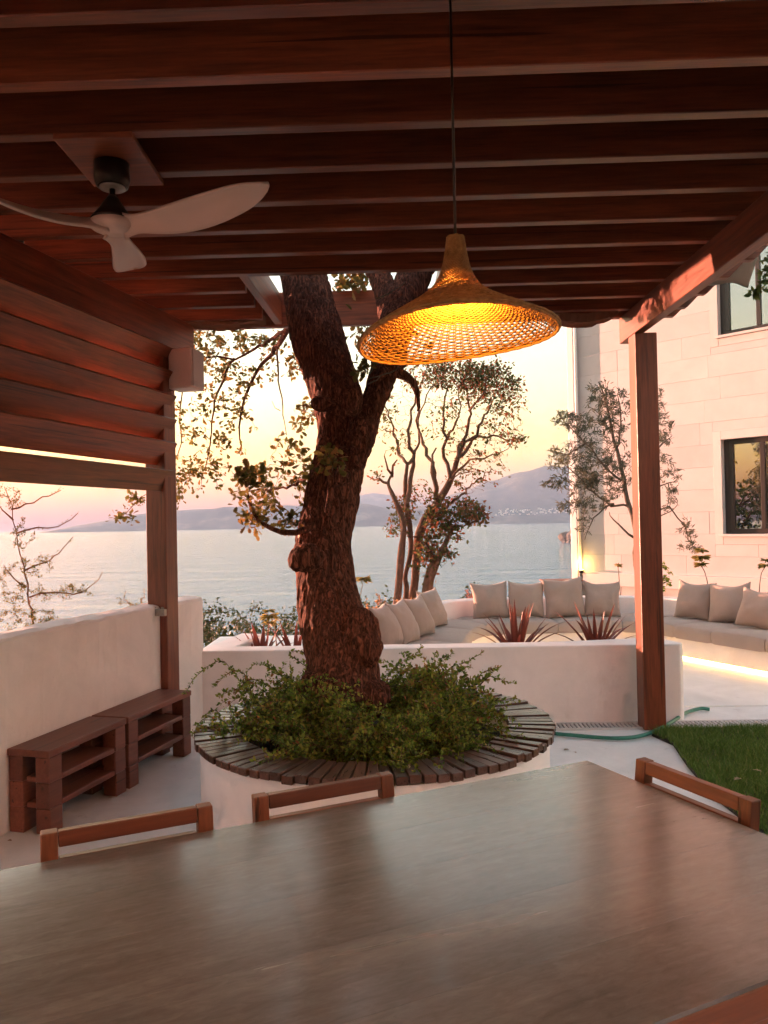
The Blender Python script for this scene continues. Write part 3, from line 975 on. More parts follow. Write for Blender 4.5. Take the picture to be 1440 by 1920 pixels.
mb.build('edge_frame', M['table_edge'], table, bevel=.003)
mb = MB()
mb.box((0, -TWd / 2 + .10, .635), (TL - .2, .03, .09)); mb.box((0, TWd / 2 - .10, .635), (TL - .2, .03, .09))
mb.box((-TL / 2 + .10, 0, .635), (.03, TWd - .24, .09)); mb.box((TL / 2 - .10, 0, .635), (.03, TWd - .24, .09))
mb.build('apron', M['table_edge'], table, bevel=.003)
for sx in (-1, 1):
    for sy in (-1, 1):
        o = MB().box((0, 0, 0), (.68, .08, .08)).build('leg', M['table_edge'], table, bevel=.004)
        o.rotation_euler = (0, math.pi / 2, 0); o.location = (sx * (TL / 2 - .09), sy * (TWd / 2 - .09), .342)

# ------------------------------------------------------------------ dining chairs
def make_chair():
    """faces -y (towards the table); backrest plane near y=0, seat in front of it"""
    root = empty('dining_chair')
    w, H = .40, .79
    lean = .045
    for s in (-1, 1):
        mb = MB()
        x = s * (w / 2 - .019)
        ys = [(.0, .05), (.43, .0), (H, lean)]
        prof = []
        V = []
        for z, y in ys:
            V += [(x - .019, y - .0175, z), (x + .019, y - .0175, z), (x + .019, y + .0175, z), (x - .019, y + .0175, z)]
        F = [(3, 2, 1, 0), (8, 9, 10, 11)]
        for k in range(2):
            for j in range(4): F.append((k * 4 + j, k * 4 + (j + 1) % 4, (k + 1) * 4 + (j + 1) % 4, (k + 1) * 4 + j))
        mb.add(V, F); mb.build('rear_leg', M['chairz'], root, bevel=.003)
        o = MB().box((0, 0, 0), (.43, .038, .038)).build('front_leg', M['chair'], root, bevel=.003)
        o.rotation_euler = (0, math.pi / 2, 0); o.location = (x, -.40, .215)
        o = MB().box((0, 0, 0), (.36, .022, .05)).build('side_rail', M['chair'], root, bevel=.002); o.rotation_euler = (0, 0, math.pi / 2); o.location = (x, -.2, .40)
    yb = lambda z: lean * (z - .43) / (H - .43)
    for z, h in ((H - .019, .036), (H - .077, .032), (H - .16, .034)):
        o = MB().box((0, 0, 0), (w - .078, .033, h)).build('back_rail', M['chair'], root, bevel=.003)
        o.location = (0, yb(z), z); o.rotation_euler = (-.12, 0, 0)
    o = MB().box((0, 0, 0), (w - .08, .022, .05)).build('front_rail', M['chair'], root, bevel=.002); o.location = (0, -.40, .40)
    for i in range(6):
        o = MB().box((0, 0, 0), (w, .062, .018)).build('seat_slat', M['chair'], root, bevel=.003); o.location = (0, -.40 + i * .07, .438)
    return root
M['chairz'] = wood('chair_teak_upright', (.10, .026, .011), (.22, .07, .028), .4, 1.6, .2, along='Z')
def copy_tree(o, parent=None):
    c = o.copy(); sc.collection.objects.link(c); c.parent = parent
    for ch in list(o.children): copy_tree(ch, c)
    return c
ch0 = make_chair()
def place_chair(i, p0, p1, rz, label):
    c = ch0 if i == 0 else copy_tree(ch0)
    mid = (p0 + p1) / 2
    c.location = (mid.x, mid.y, 0); c.rotation_euler = (0, 0, rz)
    tag(c, label, 'chair', 'teak chairs round the dining table')
off = -.045
place_chair(0, WZ(92, 1571, .79) + ty * .035 + ty * off, WZ(387, 1515, .79) + ty * .035 + ty * off, TA, 'teak dining chair at the far left of the table, nearest the slatted benches')
place_chair(1, WZ(486, 1489, .79) + ty * off, WZ(723, 1451, .79) + ty * off, TA, 'teak dining chair at the middle of the table, in front of the round planter')
place_chair(2, WZ(1203, 1425, .79) + tx * off, WZ(1413, 1495, .79) + tx * off, TA - math.pi / 2, 'teak dining chair at the right end of the table, beside the lawn')

# ------------------------------------------------------------------ low slatted benches on the left
def shelf_bench(D0, D1, label):
    a = wl(D0, .005); b = wl(D1, .005)
    L = (b - a).length; dep = .245
    root = empty('shelf_bench', a, math.atan2(dW.y, dW.x), label, 'bench', 'low timber shelf benches along the wall')
    # local +x along the wall away from the camera, -y towards the terrace
    def bx(name, c, s, along='x'):
        o = MB().box((0, 0, 0), s).build(name, M['bench'], root, bevel=.004, segs=1); o.location = c; return o
    bx('top_board', (L / 2, -dep / 2, .397), (L, dep, .034))
    for z in (.262, .135):
        bx('shelf_board', (L / 2, -dep / 2 - .004, z), (L - .214, dep - .022, .028))
        for ex in (.055, L - .055): bx('end_rail', (ex, -dep / 2, z), (.06, dep - .182, .028))
    for ex in (.055, L - .055):
        for ey in (-.045, -dep + .045):
            for z0, z1, g in ((.002, .127, .005), (.128, .253, 0), (.254, .379, .003)):
                bx('leg_block', (ex, ey, (z0 + z1) / 2), (.098 - g, .08 + g, z1 - z0))
    return root
shelf_bench(3.83, 4.46, 'nearer low timber shelf bench against the left wall')
shelf_bench(4.475, 5.17, 'farther low timber shelf bench at the foot of the left post')

# ------------------------------------------------------------------ loudspeaker and post bracket
c = W(348, 695, 5.30)
spk = empty('loudspeaker', (c.x, c.y, c.z - .135), R(-14), 'pale box loudspeaker fixed to the left post above eye level', 'speaker')
M['spk'] = plain('pale_speaker_shell', (.62, .50, .45), .5, noise_amt=.03)
mb = MB()
V = [(-.092, -.075, 0), (.092, -.09, 0), (.092, .09, 0), (-.092, .075, 0), (-.092, -.075, .275), (.092, -.09, .275), (.092, .09, .275), (-.092, .075, .275)]
mb.add(V, [(3, 2, 1, 0), (4, 5, 6, 7), (0, 1, 5, 4), (1, 2, 6, 5), (2, 3, 7, 6), (3, 0, 4, 7)])
mb.build('cabinet', M['spk'], spk, bevel=.012, segs=3)
MB().box((.096, 0, .1375), (.008, .155, .25)).build('grille', plain('speaker_grille', (.5, .42, .38), .8, nscale=300, bump=.6), spk, bevel=.003)
MB().box((-.12, 0, .1375), (.06, .03, .06)).build('mounting_arm', M['frame'], spk, bevel=.003)
MB().box((-.145, 0, .1375), (.012, .07, .2)).build('mounting_plate', M['frame'], spk, bevel=.002)
# steel clamp that ties the left post to the wall
c = wl(5.19, .045)
cl = empty('post_clamp', (c.x, c.y, .905), lpz, 'small steel bracket tying the left post to the wall', 'bracket')
M['steel'] = plain('dull_steel', (.3, .28, .26), .45, .8)
MB().box((-.04, -.025, .02), (.13, .03, .045)).build('strap', M['steel'], cl, bevel=.003)
for s in (-1, 1): MB().lathe([(.012, 0), (.012, .012)], 6, (s * .03 - .03, -.02, .043)).build('bolt', M['steel'], cl)

# ------------------------------------------------------------------ ceiling fan
fx, fy_ = -1.075, 3.10
fan = empty('ceiling_fan', (fx, fy_, RZ), 0, 'white three-blade ceiling fan hanging from the rafters', 'fan')
M['fanw'] = plain('pale_fan_blade', (.60, .43, .36), .45, noise_amt=.03, nscale=6)
M['fand'] = plain('dark_bronze_metal', (.03, .022, .018), .35, .6)
o = MB().box((0, 0, -.013), (.30, .42, .024)).build('mounting_board', PM, fan, bevel=.003)
MB().lathe([(.068, -.026), (.07, -.09), (.062, -.118), (.05, -.12)], 32).build('canopy', M['fand'], fan, smooth=True)
MB().lathe([(.05, -.1205), (.052, -.126), (.02, -.13)], 32).build('canopy_ring', M['steel'], fan, smooth=True)
MB().tube([(0, 0, -.11), (0, 0, -.19)], .012, 12).build('down_rod', M['fand'], fan, smooth=True)
MB().lathe([(.016, -.155), (.03, -.175), (.055, -.215), (.085, -.252), (.088, -.262)], 32).build('motor_cone', M['fand'], fan, smooth=True)
MB().lathe([(.086, -.263), (.092, -.272), (.085, -.29), (.06, -.302), (.0, -.308)], 32, cap=False).build('hub', M['fanw'], fan, smooth=True)
def blade(ang):
    V = []; F = []; ns, ncx = 34, 10
    for i in range(ns + 1):
        u = i / ns; r = .03 + u * .67
        ch = .075 + .075 * math.sin(min(1, max(0, (u - .12) / .88)) * math.pi * .85) ** 1.2 + .05 * (1 - min(1, u / .18)) ** 2
        if u > .8: ch *= math.sqrt(max(0.004, 1 - ((u - .8) / .2) ** 2))
        tw = -(R(34) * (1 - u) + R(11))
        sweep_ = .05 * u * u - .02 * u
        zc = -.278 - .035 * math.sin(u * math.pi) * (1 - u * .3) + .052 * u * u
        for j in range(ncx + 1):
            v = j / ncx - .5
            cam_ = .012 * (1 - 4 * v * v)
            V.append((r, sweep_ + v * ch * math.cos(tw), zc + v * ch * math.sin(tw) + cam_))
    for i in range(ns):
        for j in range(ncx): F.append((i * (ncx + 1) + j, (i + 1) * (ncx + 1) + j, (i + 1) * (ncx + 1) + j + 1, i * (ncx + 1) + j + 1))
    o = MB().add(V, F).build('blade', M['fanw'], fan, smooth=True)
    md = o.modifiers.new('thick', 'SOLIDIFY'); md.thickness = .009; md.offset = 0
    o.rotation_euler = (0, 0, ang)
for a in (R(99), R(-21), R(219)): blade(a)

# ------------------------------------------------------------------ wicker pendant lamp
lx, ly = .19, 1.893
lamp = empty('pendant_lamp', (lx, ly, 1.955), 0, 'lit woven wicker pendant lamp shaped like a wide brimmed hat', 'lamp')
def wicker():
    m, t, b, o = nt('golden_wicker')
    v = coords(t, (1, 1, 1)); n = tex_noise(t, v, 60, 3, .6)
    r = ramp(t, n, [(.3, (.26, .115, .03)), (.7, (.47, .25, .075))]); t.links.new(r.outputs[0], b.inputs['Base Color']); b.inputs['Roughness'].default_value = .55
    tr = t.nodes.new('ShaderNodeBsdfTranslucent'); t.links.new(r.outputs[0], tr.inputs[0])
    mx = t.nodes.new('ShaderNodeMixShader'); mx.inputs[0].default_value = .3
    t.links.new(b.outputs[0], mx.inputs[1]); t.links.new(tr.outputs[0], mx.inputs[2]); t.links.new(mx.outputs[0], o.inputs[0]); return m
M['wicker'] = wicker()
prof = [(.020, .245), (.0225, .225), (.026, .203), (.033, .17), (.044, .143), (.056, .124), (.074, .107), (.10, .088), (.135, .067), (.17, .047), (.205, .027), (.23, .011), (.243, .001)]
pr = resample([Vector((r, 0, z)) for r, z in prof], .004)
arc = [0]
for i in range(1, len(pr)): arc.append(arc[-1] + (pr[i] - pr[i - 1]).length)
def at_arc(s):
    i = int(np.searchsorted(arc, s)); i = min(max(i, 1), len(arc) - 1)
    u = (s - arc[i - 1]) / (arc[i] - arc[i - 1]); p = pr[i - 1].lerp(pr[i], u)
    d = (pr[i] - pr[i - 1]).normalized(); return p, Vector((-d.z, 0, d.x)) if True else None
def warp(r, a, z):
    k = (r / .243) ** 2
    zz = z + k * (.016 * math.cos(a) - .012 * math.sin(a) - .007 * math.sin(2 * a + 2.2)) 
    rr = r * (1 + .01 * math.sin(3 * a + 1) * k)
    return Vector((rr * math.cos(a), rr * math.sin(a), zz))
NS = 62
mb = MB()
tot = arc[-1]
for i in range(NS):
    for dpair in (-1, 1):
        a = 2 * math.pi * i / NS
        pts = []
        for s in np.linspace(0, tot, 30):
            p, _n = at_arc(s); aa = a + dpair * .0022 / max(.02, p.x)
            if p.x < .05 and dpair == 1 and i % 2: pass
            pts.append(warp(p.x, aa, p.z))
        mb.tube(pts, .0013, 4, cap=False)
mb.build('stake', M['wicker'], lamp, smooth=True)
mb = MB(); s = .0; k = 0
while s < tot:
    p, nn = at_arc(s)
    frac = s / tot
    loose = .68 < frac < .92
    nseg = NS * 2
    pts = []
    for j in range(nseg):
        a = 2 * math.pi * j / nseg
        par = (1 if (j // 1) % 4 in (0, 1) else -1) * (1 if k % 2 else -1)
        offn = .0018 * par
        q = warp(p.x + nn.x * offn, a, p.z + nn.z * offn + .0006 * math.sin(a * 7 + k))
        pts.append(q)
    mb.tube(pts, (.0017 if loose else .0021) * rng.uniform(.85, 1.1), 4, closed=True)
    s += (.0058 if loose else .0041) * rng.uniform(.93, 1.07); k += 1
mb.build('weave', M['wicker'], lamp, smooth=True)
mb = MB()
for dz in (-.001, .004):
    mb.tube([warp(.244 + .003 * (dz > 0), 2 * math.pi * j / 120, -.002 + dz + .0008 * math.sin(j * 2.1)) for j in range(120)], .0036, 6, closed=True)
mb.build('rim', M['wicker'], lamp, smooth=True)
MB().tube([(0, 0, .235), (0, 0, RZ - 1.955 + .002)], .0035, 8).build('cable', M['fand'], lamp, smooth=True)
MB().lathe([(.011, .142), (.013, .16), (.014, .215), (.008, .24)], 20).build('socket', M['fand'], lamp, smooth=True)
MB().lathe([(.001, .098), (.012, .101), (.018, .112), (.019, .122), (.015, .134), (.010, .146)], 20, cap=False).build('bulb', emit('warm_bulb', (1, .45, .08), 1.4), lamp, smooth=True)
pl = bpy.data.lights.new('bulb_light', 'POINT'); pl.energy = 1.3; pl.color = (1, .40, .05); pl.shadow_soft_size = .03
po = bpy.data.objects.new('bulb_light', pl); link(po, lamp); po.location = (0, 0, .07)

# ------------------------------------------------------------------ throw pillows
def pillow_mesh(seed, w=.43):
    V = []; F = []; n = 22
    for side in (1, -1):
        for i in range(n + 1):
            for j in range(n + 1):
                u, v = -1 + 2 * i / n, -1 + 2 * j / n
                pin = 1 - .09 * (1 - abs(v) ** 1.5) * (abs(u) ** 3) ; pin2 = 1 - .09 * (1 - abs(u) ** 1.5) * (abs(v) ** 3)
                x, z = u * w / 2 * pin, v * w / 2 * pin2
                th = .085 * (max(0, 1 - u * u) ** .55) * (max(0, 1 - v * v) ** .55)
                ed = max(abs(u), abs(v))
                wr = .011 * mnoise.fractal(Vector((u * 1.6 + seed, v * 1.6 + seed * .3, side * 3)), 1, 2, 4) + .006 * math.sin((u if abs(u) > abs(v) else v) * 3 + (v if abs(u) > abs(v) else u) * 26) * ed ** 6 * (1 - ed) * 5
                sl = -.02 * (1 - v) * .5 * (1 - u * u)
                V.append((x + .012 * mnoise.noise(Vector((u * 1.1 + seed, v * 1.1, 9))), side * (th * (1.12 - .22 * v + .1 * mnoise.noise(Vector((u + seed, v, side))))+ wr * (1 - ed ** 8)) , z - .018 * (1 - u * u) * (v > 0) * v + .014 * mnoise.noise(Vector((u * 1.2, v * 1.2 + seed, 4)))))
    k = (n + 1) ** 2
    for i in range(n):
        for j in range(n):
            a = i * (n + 1) + j
            F.append((a, a + 1, a + n + 2, a + n + 1)); F.append((k + a, k + a + n + 1, k + a + n + 2, k + a + 1))
    mb = MB().add(V, F)
    me = mb.mesh('throw_pillow', smooth=True)
    bm = bmesh.new(); bm.from_mesh(me); bmesh.ops.remove_doubles(bm, verts=bm.verts, dist=.0004); bm.to_mesh(me); bm.free()
    me.materials.append(M['pillow']); return me
pms = [pillow_mesh(i * 3.7, .43 + .012 * math.sin(i * 2.3)) for i in range(11)]
pcount = [0]
def put_pillow(px, py_base, z, rz, lean, label, k, size=1.0, spin=0.0, tilt=0.0, D=None):
    c = WZ(px, py_base, .372) if D is None else W(px, py_base, D)
    o = mesh_obj('throw_pillow', pms[pcount[0] % 11])
    pcount[0] += 1
    h = .43 * size / 2
    m = Matrix.Translation((c.x, c.y, .372)) @ Matrix.Rotation(rz, 4, 'Z') @ Matrix.Rotation(lean, 4, 'X') @ Matrix.Translation((0, 0, h * .985)) @ Matrix.Rotation(spin, 4, 'Y') @ Matrix.Scale(size, 4)
    o.matrix_world = m
    return tag(o, label, 'pillow', 'beige throw pillows on the lounge')
# left arm (bench runs away from the camera)
put_pillow(742, 1215, .36, R(68), R(-24), 'beige pillow on the lounge nearest the oak trunk', 0)
put_pillow(772, 1206, .36, R(66), R(-24), 'second beige pillow from the oak trunk on the left arm', 1)
put_pillow(800, 1193, .36, R(62), R(-22), 'third beige pillow from the oak trunk on the left arm', 2)
put_pillow(822, 1176, .36, R(58), R(-20), 'beige pillow at the far end of the left arm of the lounge', 3)
# far row
put_pillow(921, 1160, .36, R(3), R(-14), 'beige pillow in the back row behind the left spiky plant', 1, spin=R(-2))
put_pillow(988, 1159, .36, R(-2), R(-12), 'second beige pillow in the back row, right of the plumpest one', 2, spin=R(1.5))
put_pillow(1060, 1158, .36, R(2), R(-10), 'tallest beige pillow in the back row below the wooden box', 3, 1.06, spin=R(-3))
put_pillow(1131, 1157, .36, R(-5), R(-13), 'beige pillow in the back row beside the right post', 0, .98, spin=R(2))
# right arm
put_pillow(1300, 1161, .36, R(-42), R(-16), 'first beige pillow right of the post on the right arm', 1, spin=R(4))
put_pillow(1362, 1168, .36, R(-52), R(-18), 'middle beige pillow on the right arm of the lounge', 2, spin=R(-5))
put_pillow(1418, 1180, .36, R(-50), R(-24), 'beige pillow on the right arm at the picture edge', 3, spin=R(4))

# ------------------------------------------------------------------ wooden box beyond the lounge
c = W(1052, 1107, 12.0)
bxo = empty('wooden_planter_box', (c.x, c.y, c.z), R(-4), 'red brown wooden planter box beyond the back row of pillows', 'planter box')
M['redwood'] = wood('red_stained_wood', (.16, .04, .025), (.28, .08, .05), .55)
for s in (-1, 1):
    o = MB().box((0, 0, 0), (.56, .025, .15)).build('side_board', M['redwood'], bxo, bevel=.003); o.location = (0, s * .13, .075)
    o = MB().box((0, 0, 0), (.23, .03, .15)).build('end_board', M['redwood'], bxo, bevel=.003); o.location = (s * .265, 0, .075); o.rotation_euler = (0, 0, math.pi / 2)
for s in (-.09, .06, .2):
    o = MB().box((0, 0, 0), (.13, .012, .035)).build('batten', M['redwood'], bxo, bevel=.002); o.rotation_euler = (0, math.pi / 2, 0); o.location = (s, -.15, .07)
o = MB().box((0, 0, 0), (.62, .31, .02)).build('rim_board', M['redwood'], bxo, bevel=.003); o.location = (0, 0, .16)
for s in (-1, 1):
    o = MB().box((0, 0, 0), (2.2, .06, .06)).build('support', M['redwood'], bxo); o.rotation_euler = (0, math.pi / 2, 0); o.location = (s * .2, .03, -1.1)

# ------------------------------------------------------------------ drain and garden hose
dr = empty('drain_channel', (2.2, 5.53, 0), math.atan(-.012), 'slotted white drain grating along the foot of the planter wall', 'drain')
M['grate'] = plain('pale_grating', (.55, .53, .52), .6, noise_amt=.05)
M['black'] = plain('dark_drain_gap', (.02, .02, .02), .9)
mb = MB(); mb.box((0, -.075, .007), (2.9, .022, .014)); mb.box((0, .075, .007), (2.9, .022, .014)); mb.build('edge_rail', M['grate'], dr)
mb = MB()
for i in range(97): mb.box((-1.44 + i * .03, 0, .0065), (.017, .128, .011), rz=R(0))
mb.build('grate_bars', M['grate'], dr)
MB().box((0, 0, .0022), (2.88, .128, .003)).build('channel', M['black'], dr)
M['hose'] = plain('green_hose_rubber', (.03, .17, .12), .4, noise_amt=.15)
hp = [WZ(1000, 1366, .02), WZ(1030, 1374, .02), WZ(1090, 1380, .02), WZ(1150, 1384, .02), WZ(1195, 1381, .02), WZ(1232, 1369, .024), WZ(1262, 1352, .024), WZ(1285, 1337, .02), WZ(1305, 1330, .02), WZ(1318, 1328, .02), WZ(1330, 1330, .018)]
o = MB().tube(resample(hp, .03), .0135, 10).build('garden_hose', M['hose'], None, smooth=True)
tag(o, 'green garden hose curving past the foot of the right post', 'hose')
# step edge of the lounge floor
tag(prism([(2.2, 6.05), (5.5, 5.98), (6.5, 6.3), (6.5, 8.4), (2.0, 8.7), (.2, 7.0), (-.8, 6.8), (2.1, 6.75)], -.03, .012).build('lounge_floor', M['floor'], bevel=.004), 'white lounge floor slab', kind='structure')
# ------------------------------------------------------------------ the old oak
def bark(name, a, b_, scale=1.0, bump=1.0):
    m, t, b, o = nt(name)
    v = coords(t, (1, 1, .2), rand=False)
    n1 = tex_noise(t, v, 38 * scale, 4, .6, .8)
    v2 = coords(t, (1, 1, .45), rand=False)
    n2 = tex_noise(t, v2, 90 * scale, 4, .65, .3)
    v3 = coords(t, (1, 1, 1), rand=False)
    n3 = tex_noise(t, v3, 4.0, 3, .6)
    s1 = t.nodes.new('ShaderNodeMath'); s1.operation = 'SUBTRACT'; t.links.new(n1, s1.inputs[0]); s1.inputs[1].default_value = .5
    s2 = t.nodes.new('ShaderNodeMath'); s2.operation = 'ABSOLUTE'; t.links.new(s1.outputs[0], s2.inputs[0])
    s3 = t.nodes.new('ShaderNodeMath'); s3.operation = 'MULTIPLY_ADD'; t.links.new(s2.outputs[0], s3.inputs[0]); s3.inputs[1].default_value = 3.2
    s4 = t.nodes.new('ShaderNodeMath'); s4.operation = 'MULTIPLY'; t.links.new(n2, s4.inputs[0]); s4.inputs[1].default_value = .55
    t.links.new(s4.outputs[0], s3.inputs[2])
    r = ramp(t, s3.outputs[0], [(.2, a), (.85, b_)])
    hs = t.nodes.new('ShaderNodeHueSaturation'); mr = t.nodes.new('ShaderNodeMapRange'); mr.inputs['To Min'].default_value = .6; mr.inputs['To Max'].default_value = 1.4
    t.links.new(n3, mr.inputs[0]); t.links.new(mr.outputs[0], hs.inputs['Value']); t.links.new(r.outputs[0], hs.inputs['Color'])
    t.links.new(hs.outputs[0], b.inputs['Base Color']); b.inputs['Roughness'].default_value = .92; b.inputs['Specular IOR Level'].default_value = .2
    add_bump(t, b, s3.outputs[0], bump, .01); return m
M['bark'] = bark('oak_bark', (.022, .008, .0055), (.26, .094, .058))
M['bark2'] = bark('smooth_brown_bark', (.09, .05, .035), (.19, .11, .08), 1.5, .5)
M['bark3'] = bark('grey_olive_bark', (.10, .08, .06), (.2, .16, .13), 1.5, .5)
oak = empty('oak_tree', W(645, 1290, 4.2), 0, 'old gnarled oak growing from the round planter through the roof', 'tree')
oak.location.z = 0.36
def edge_path(rows, D0, D1):
    """rows (py, left px, right px) -> centre line and radii"""
    P, Rr = [], []
    n = len(rows)
    for i, (py, l, r) in enumerate(rows):
        D = D0 + (D1 - D0) * i / (n - 1)
        P.append(W((l + r) / 2, py, D)); Rr.append((r - l) / 2 / F_PX * D)
    return P, Rr
main = [(1330, 566, 722), (1290, 574, 712), (1240, 577, 706), (1190, 568, 690), (1150, 563, 676), (1110, 560, 666), (1070, 556, 661), (1030, 553, 658), (990, 562, 660), (950, 572, 667), (900, 579, 678), (850, 588, 690),
        (800, 592, 696), (760, 586, 688), (720, 578, 670), (690, 573, 656), (650, 566, 636), (610, 557, 622), (570, 550, 610), (530, 540, 602), (490, 522, 590), (430, 500, 576), (350, 470, 550), (250, 430, 500), (120, 380, 440)]
P, Rd = edge_path(main, 4.17, 5.35)
fork = [(850, 632, 690), (800, 656, 710), (760, 674, 720), (720, 688, 736), (690, 694, 750), (655, 698, 764), (620, 704, 772), (590, 716, 782), (560, 726, 788), (530, 738, 802), (495, 756, 822), (430, 790, 846), (330, 830, 880)]
P2, R2 = edge_path(fork, 4.5, 5.25)
fork2 = [(600, 712, 768), (565, 708, 752), (535, 698, 740), (510, 686, 730), (470, 668, 706), (400, 640, 674), (300, 600, 628)]
P3, R3 = edge_path(fork2, 5.05, 5.6)
stub = [(730, 712, 745), (714, 738, 766), (716, 754, 780), (728, 766, 788), (744, 774, 790), (756, 778, 788)]
P4, R4 = edge_path(stub, 4.7, 4.85); R4 = [.075, .068, .06, .05, .036, .016]
def smooth_tube(mb, P, Rr, step, n):
    pts = resample([Vector((p.x, p.y, p.z)) for p in P], step)
    rr = [v.x for v in resample([Vector((r, i * .08, 0)) for i, r in enumerate(Rr)], .01)]
    ra = np.interp(np.linspace(0, 1, len(pts)), np.linspace(0, 1, len(rr)), rr)
    mb.tube(pts, list(ra), n); return pts
def rich_trunk(name, tubes, knobs, parent, voxel, amp, mat, zstretch=.25, fscale=30):
    mb = MB()
    for (P_, R_) in tubes: smooth_tube(mb, P_, R_, .03, 20)
    for (c, r) in knobs:
        bm = bmesh.new(); bmesh.ops.create_icosphere(bm, subdivisions=2, radius=1)
        for v in bm.verts: v.co = v.co * (1 + .25 * mnoise.noise(v.co * 1.6 + Vector(c)))
        vs = [Vector(c) + Vector((v.co.x * r[0], v.co.y * r[1], v.co.z * r[2])) for v in bm.verts]
        fs = [tuple(v.index for v in f.verts) for f in bm.faces]; bm.free(); mb.add(vs, fs)
    me = mb.mesh(name + '_raw')
    tmp = bpy.data.objects.new('tmp', me); sc.collection.objects.link(tmp)
    md = tmp.modifiers.new('r', 'REMESH'); md.mode = 'VOXEL'; md.voxel_size = voxel
    ms = tmp.modifiers.new('s', 'SMOOTH'); ms.factor = .5; ms.iterations = 18
    dg = bpy.context.evaluated_depsgraph_get(); ev = tmp.evaluated_get(dg)
    me2 = bpy.data.meshes.new_from_object(ev)
    bpy.data.objects.remove(tmp)
    n = len(me2.vertices); co = np.zeros(n * 3, np.float32); no = np.zeros(n * 3, np.float32)
    me2.vertices.foreach_get('co', co); me2.vertices.foreach_get('normal', no)
    co = co.reshape(-1, 3); no = no.reshape(-1, 3)
    h = np.zeros(n, np.float32)
    for i in range(n):
        x, y, z = (float(q) for q in co[i])
        wv = .03 * mnoise.noise(Vector((x * 7, y * 7, z * 5)))
        a = mnoise.noise(Vector(((x + wv) * fscale, (y + wv) * fscale, z * fscale * zstretch)))
        b_ = mnoise.noise(Vector((x * fscale * 2.3, y * fscale * 2.3, z * fscale * .6)))
        c_ = mnoise.noise(Vector((x * 5, y * 5, z * 4)))
        h[i] = amp * ((.6 - min(1.0, abs(a) * 3.4)) * -.9 + b_ * .4) + 1.1 * amp * c_
    co += no * h[:, None]
    me2.vertices.foreach_set('co', co.ravel()); me2.update()
    me2.polygons.foreach_set('use_smooth', [True] * len(me2.polygons))
    o = mesh_obj(name, me2, None, parent)
    me2.materials.clear(); me2.materials.append(mat)
    if parent: o.matrix_parent_inverse = parent_inv(parent)
    return o
def kn(px, py, D, r): c = W(px, py, D); return (tuple(c), r)
knobs = [kn(676, 1192, 4.18, (.10, .1, .15)), kn(690, 1215, 4.15, (.07, .09, .1)), kn(575, 1046, 4.2, (.105, .08, .08)), kn(670, 862, 4.48, (.05, .05, .07)),
         kn(606, 757, 4.48, (.08, .06, .05)), kn(588, 1300, 4.12, (.1, .1, .12)), kn(700, 1310, 4.1, (.09, .1, .1)), kn(660, 755, 4.42, (.06, .06, .09)), kn(735, 668, 4.84, (.10, .09, .12)), kn(640, 895, 4.22, (.05, .05, .06))]
rich_trunk('trunk', [(P, Rd), (P2, R2), (P3, R3)], knobs, oak, .007, .012, M['bark'])

LEAF_OAK = leafmat('oak_leaves', [(0, (.07, .07, .02)), (.35, (.12, .11, .03)), (.65, (.17, .13, .035)), (.85, (.2, .11, .035)), (1, (.26, .15, .05))], .5)
tw = Twigs()
DL = 6.9
tw.limb([W(560, 470, 5.2), W(548, 560, 5.8), W(535, 620, 6.35), W(505, 668, 6.8), W(478, 702, 6.9), W(458, 752, 6.9), W(448, 800, 6.9), W(450, 838, 6.9)], .045, .006, .08, 7, wob=.008)
tw.limb([W(535, 620, 6.35), W(480, 652, 6.9), W(440, 672, 6.9), W(408, 668, 6.9), W(372, 672, 6.95), W(345, 700, 6.9)], .022, .005, .08, 6, wob=.008)
tw.limb([W(440, 672, 6.9), W(415, 720, 6.9), W(400, 770, 6.9), W(395, 830, 6.9), W(385, 880, 6.8)], .014, .004, .08, 5, wob=.008)
tw.limb([W(520, 650, 6.5), W(521, 700, 6.5), W(527, 745, 6.5), W(532, 790, 6.5), W(539, 815, 6.5)], .010, .003, .06, 5, attach=False, wob=.006)
tw.limb([W(526, 770, 6.5), W(516, 765, 6.5), W(510, 752, 6.5)], .004, .002, .06, 4, attach=False)
tw.limb([W(345, 700, 6.9), W(338, 780, 7.0), W(335, 850, 7.0), W(300, 905, 7.1), W(262, 935, 7.1), W(232, 962, 7.1)], .007, .003, .08, 5, wob=.008)
tw.limb([W(590, 985, 4.35), W(550, 1000, 4.3), W(512, 990, 4.3), W(482, 978, 4.3), W(468, 950, 4.3), W(462, 915, 4.3)], .022, .004, .05, 6, wob=.006)
tw.limb([W(600, 870, 4.4), W(565, 905, 4.9), W(530, 915, 5.1), W(490, 918, 5.2), W(450, 925, 5.2)], .016, .004, .06, 6, wob=.008)
tw.limb([W(600, 730, 4.6), W(575, 700, 5.0), W(552, 690, 5.2)], .01, .003, .05, 5)
tw.limb([W(610, 960, 4.3), W(620, 900, 4.02), W(625, 862, 3.98)], .006, .003, .05, 5)
tw.limb([W(735, 690, 4.82), W(758, 704, 4.86), W(774, 716, 4.9), W(783, 740, 4.9), W(785, 772, 4.92)], .042, .008, .03, 9, attach=False, wob=.003)
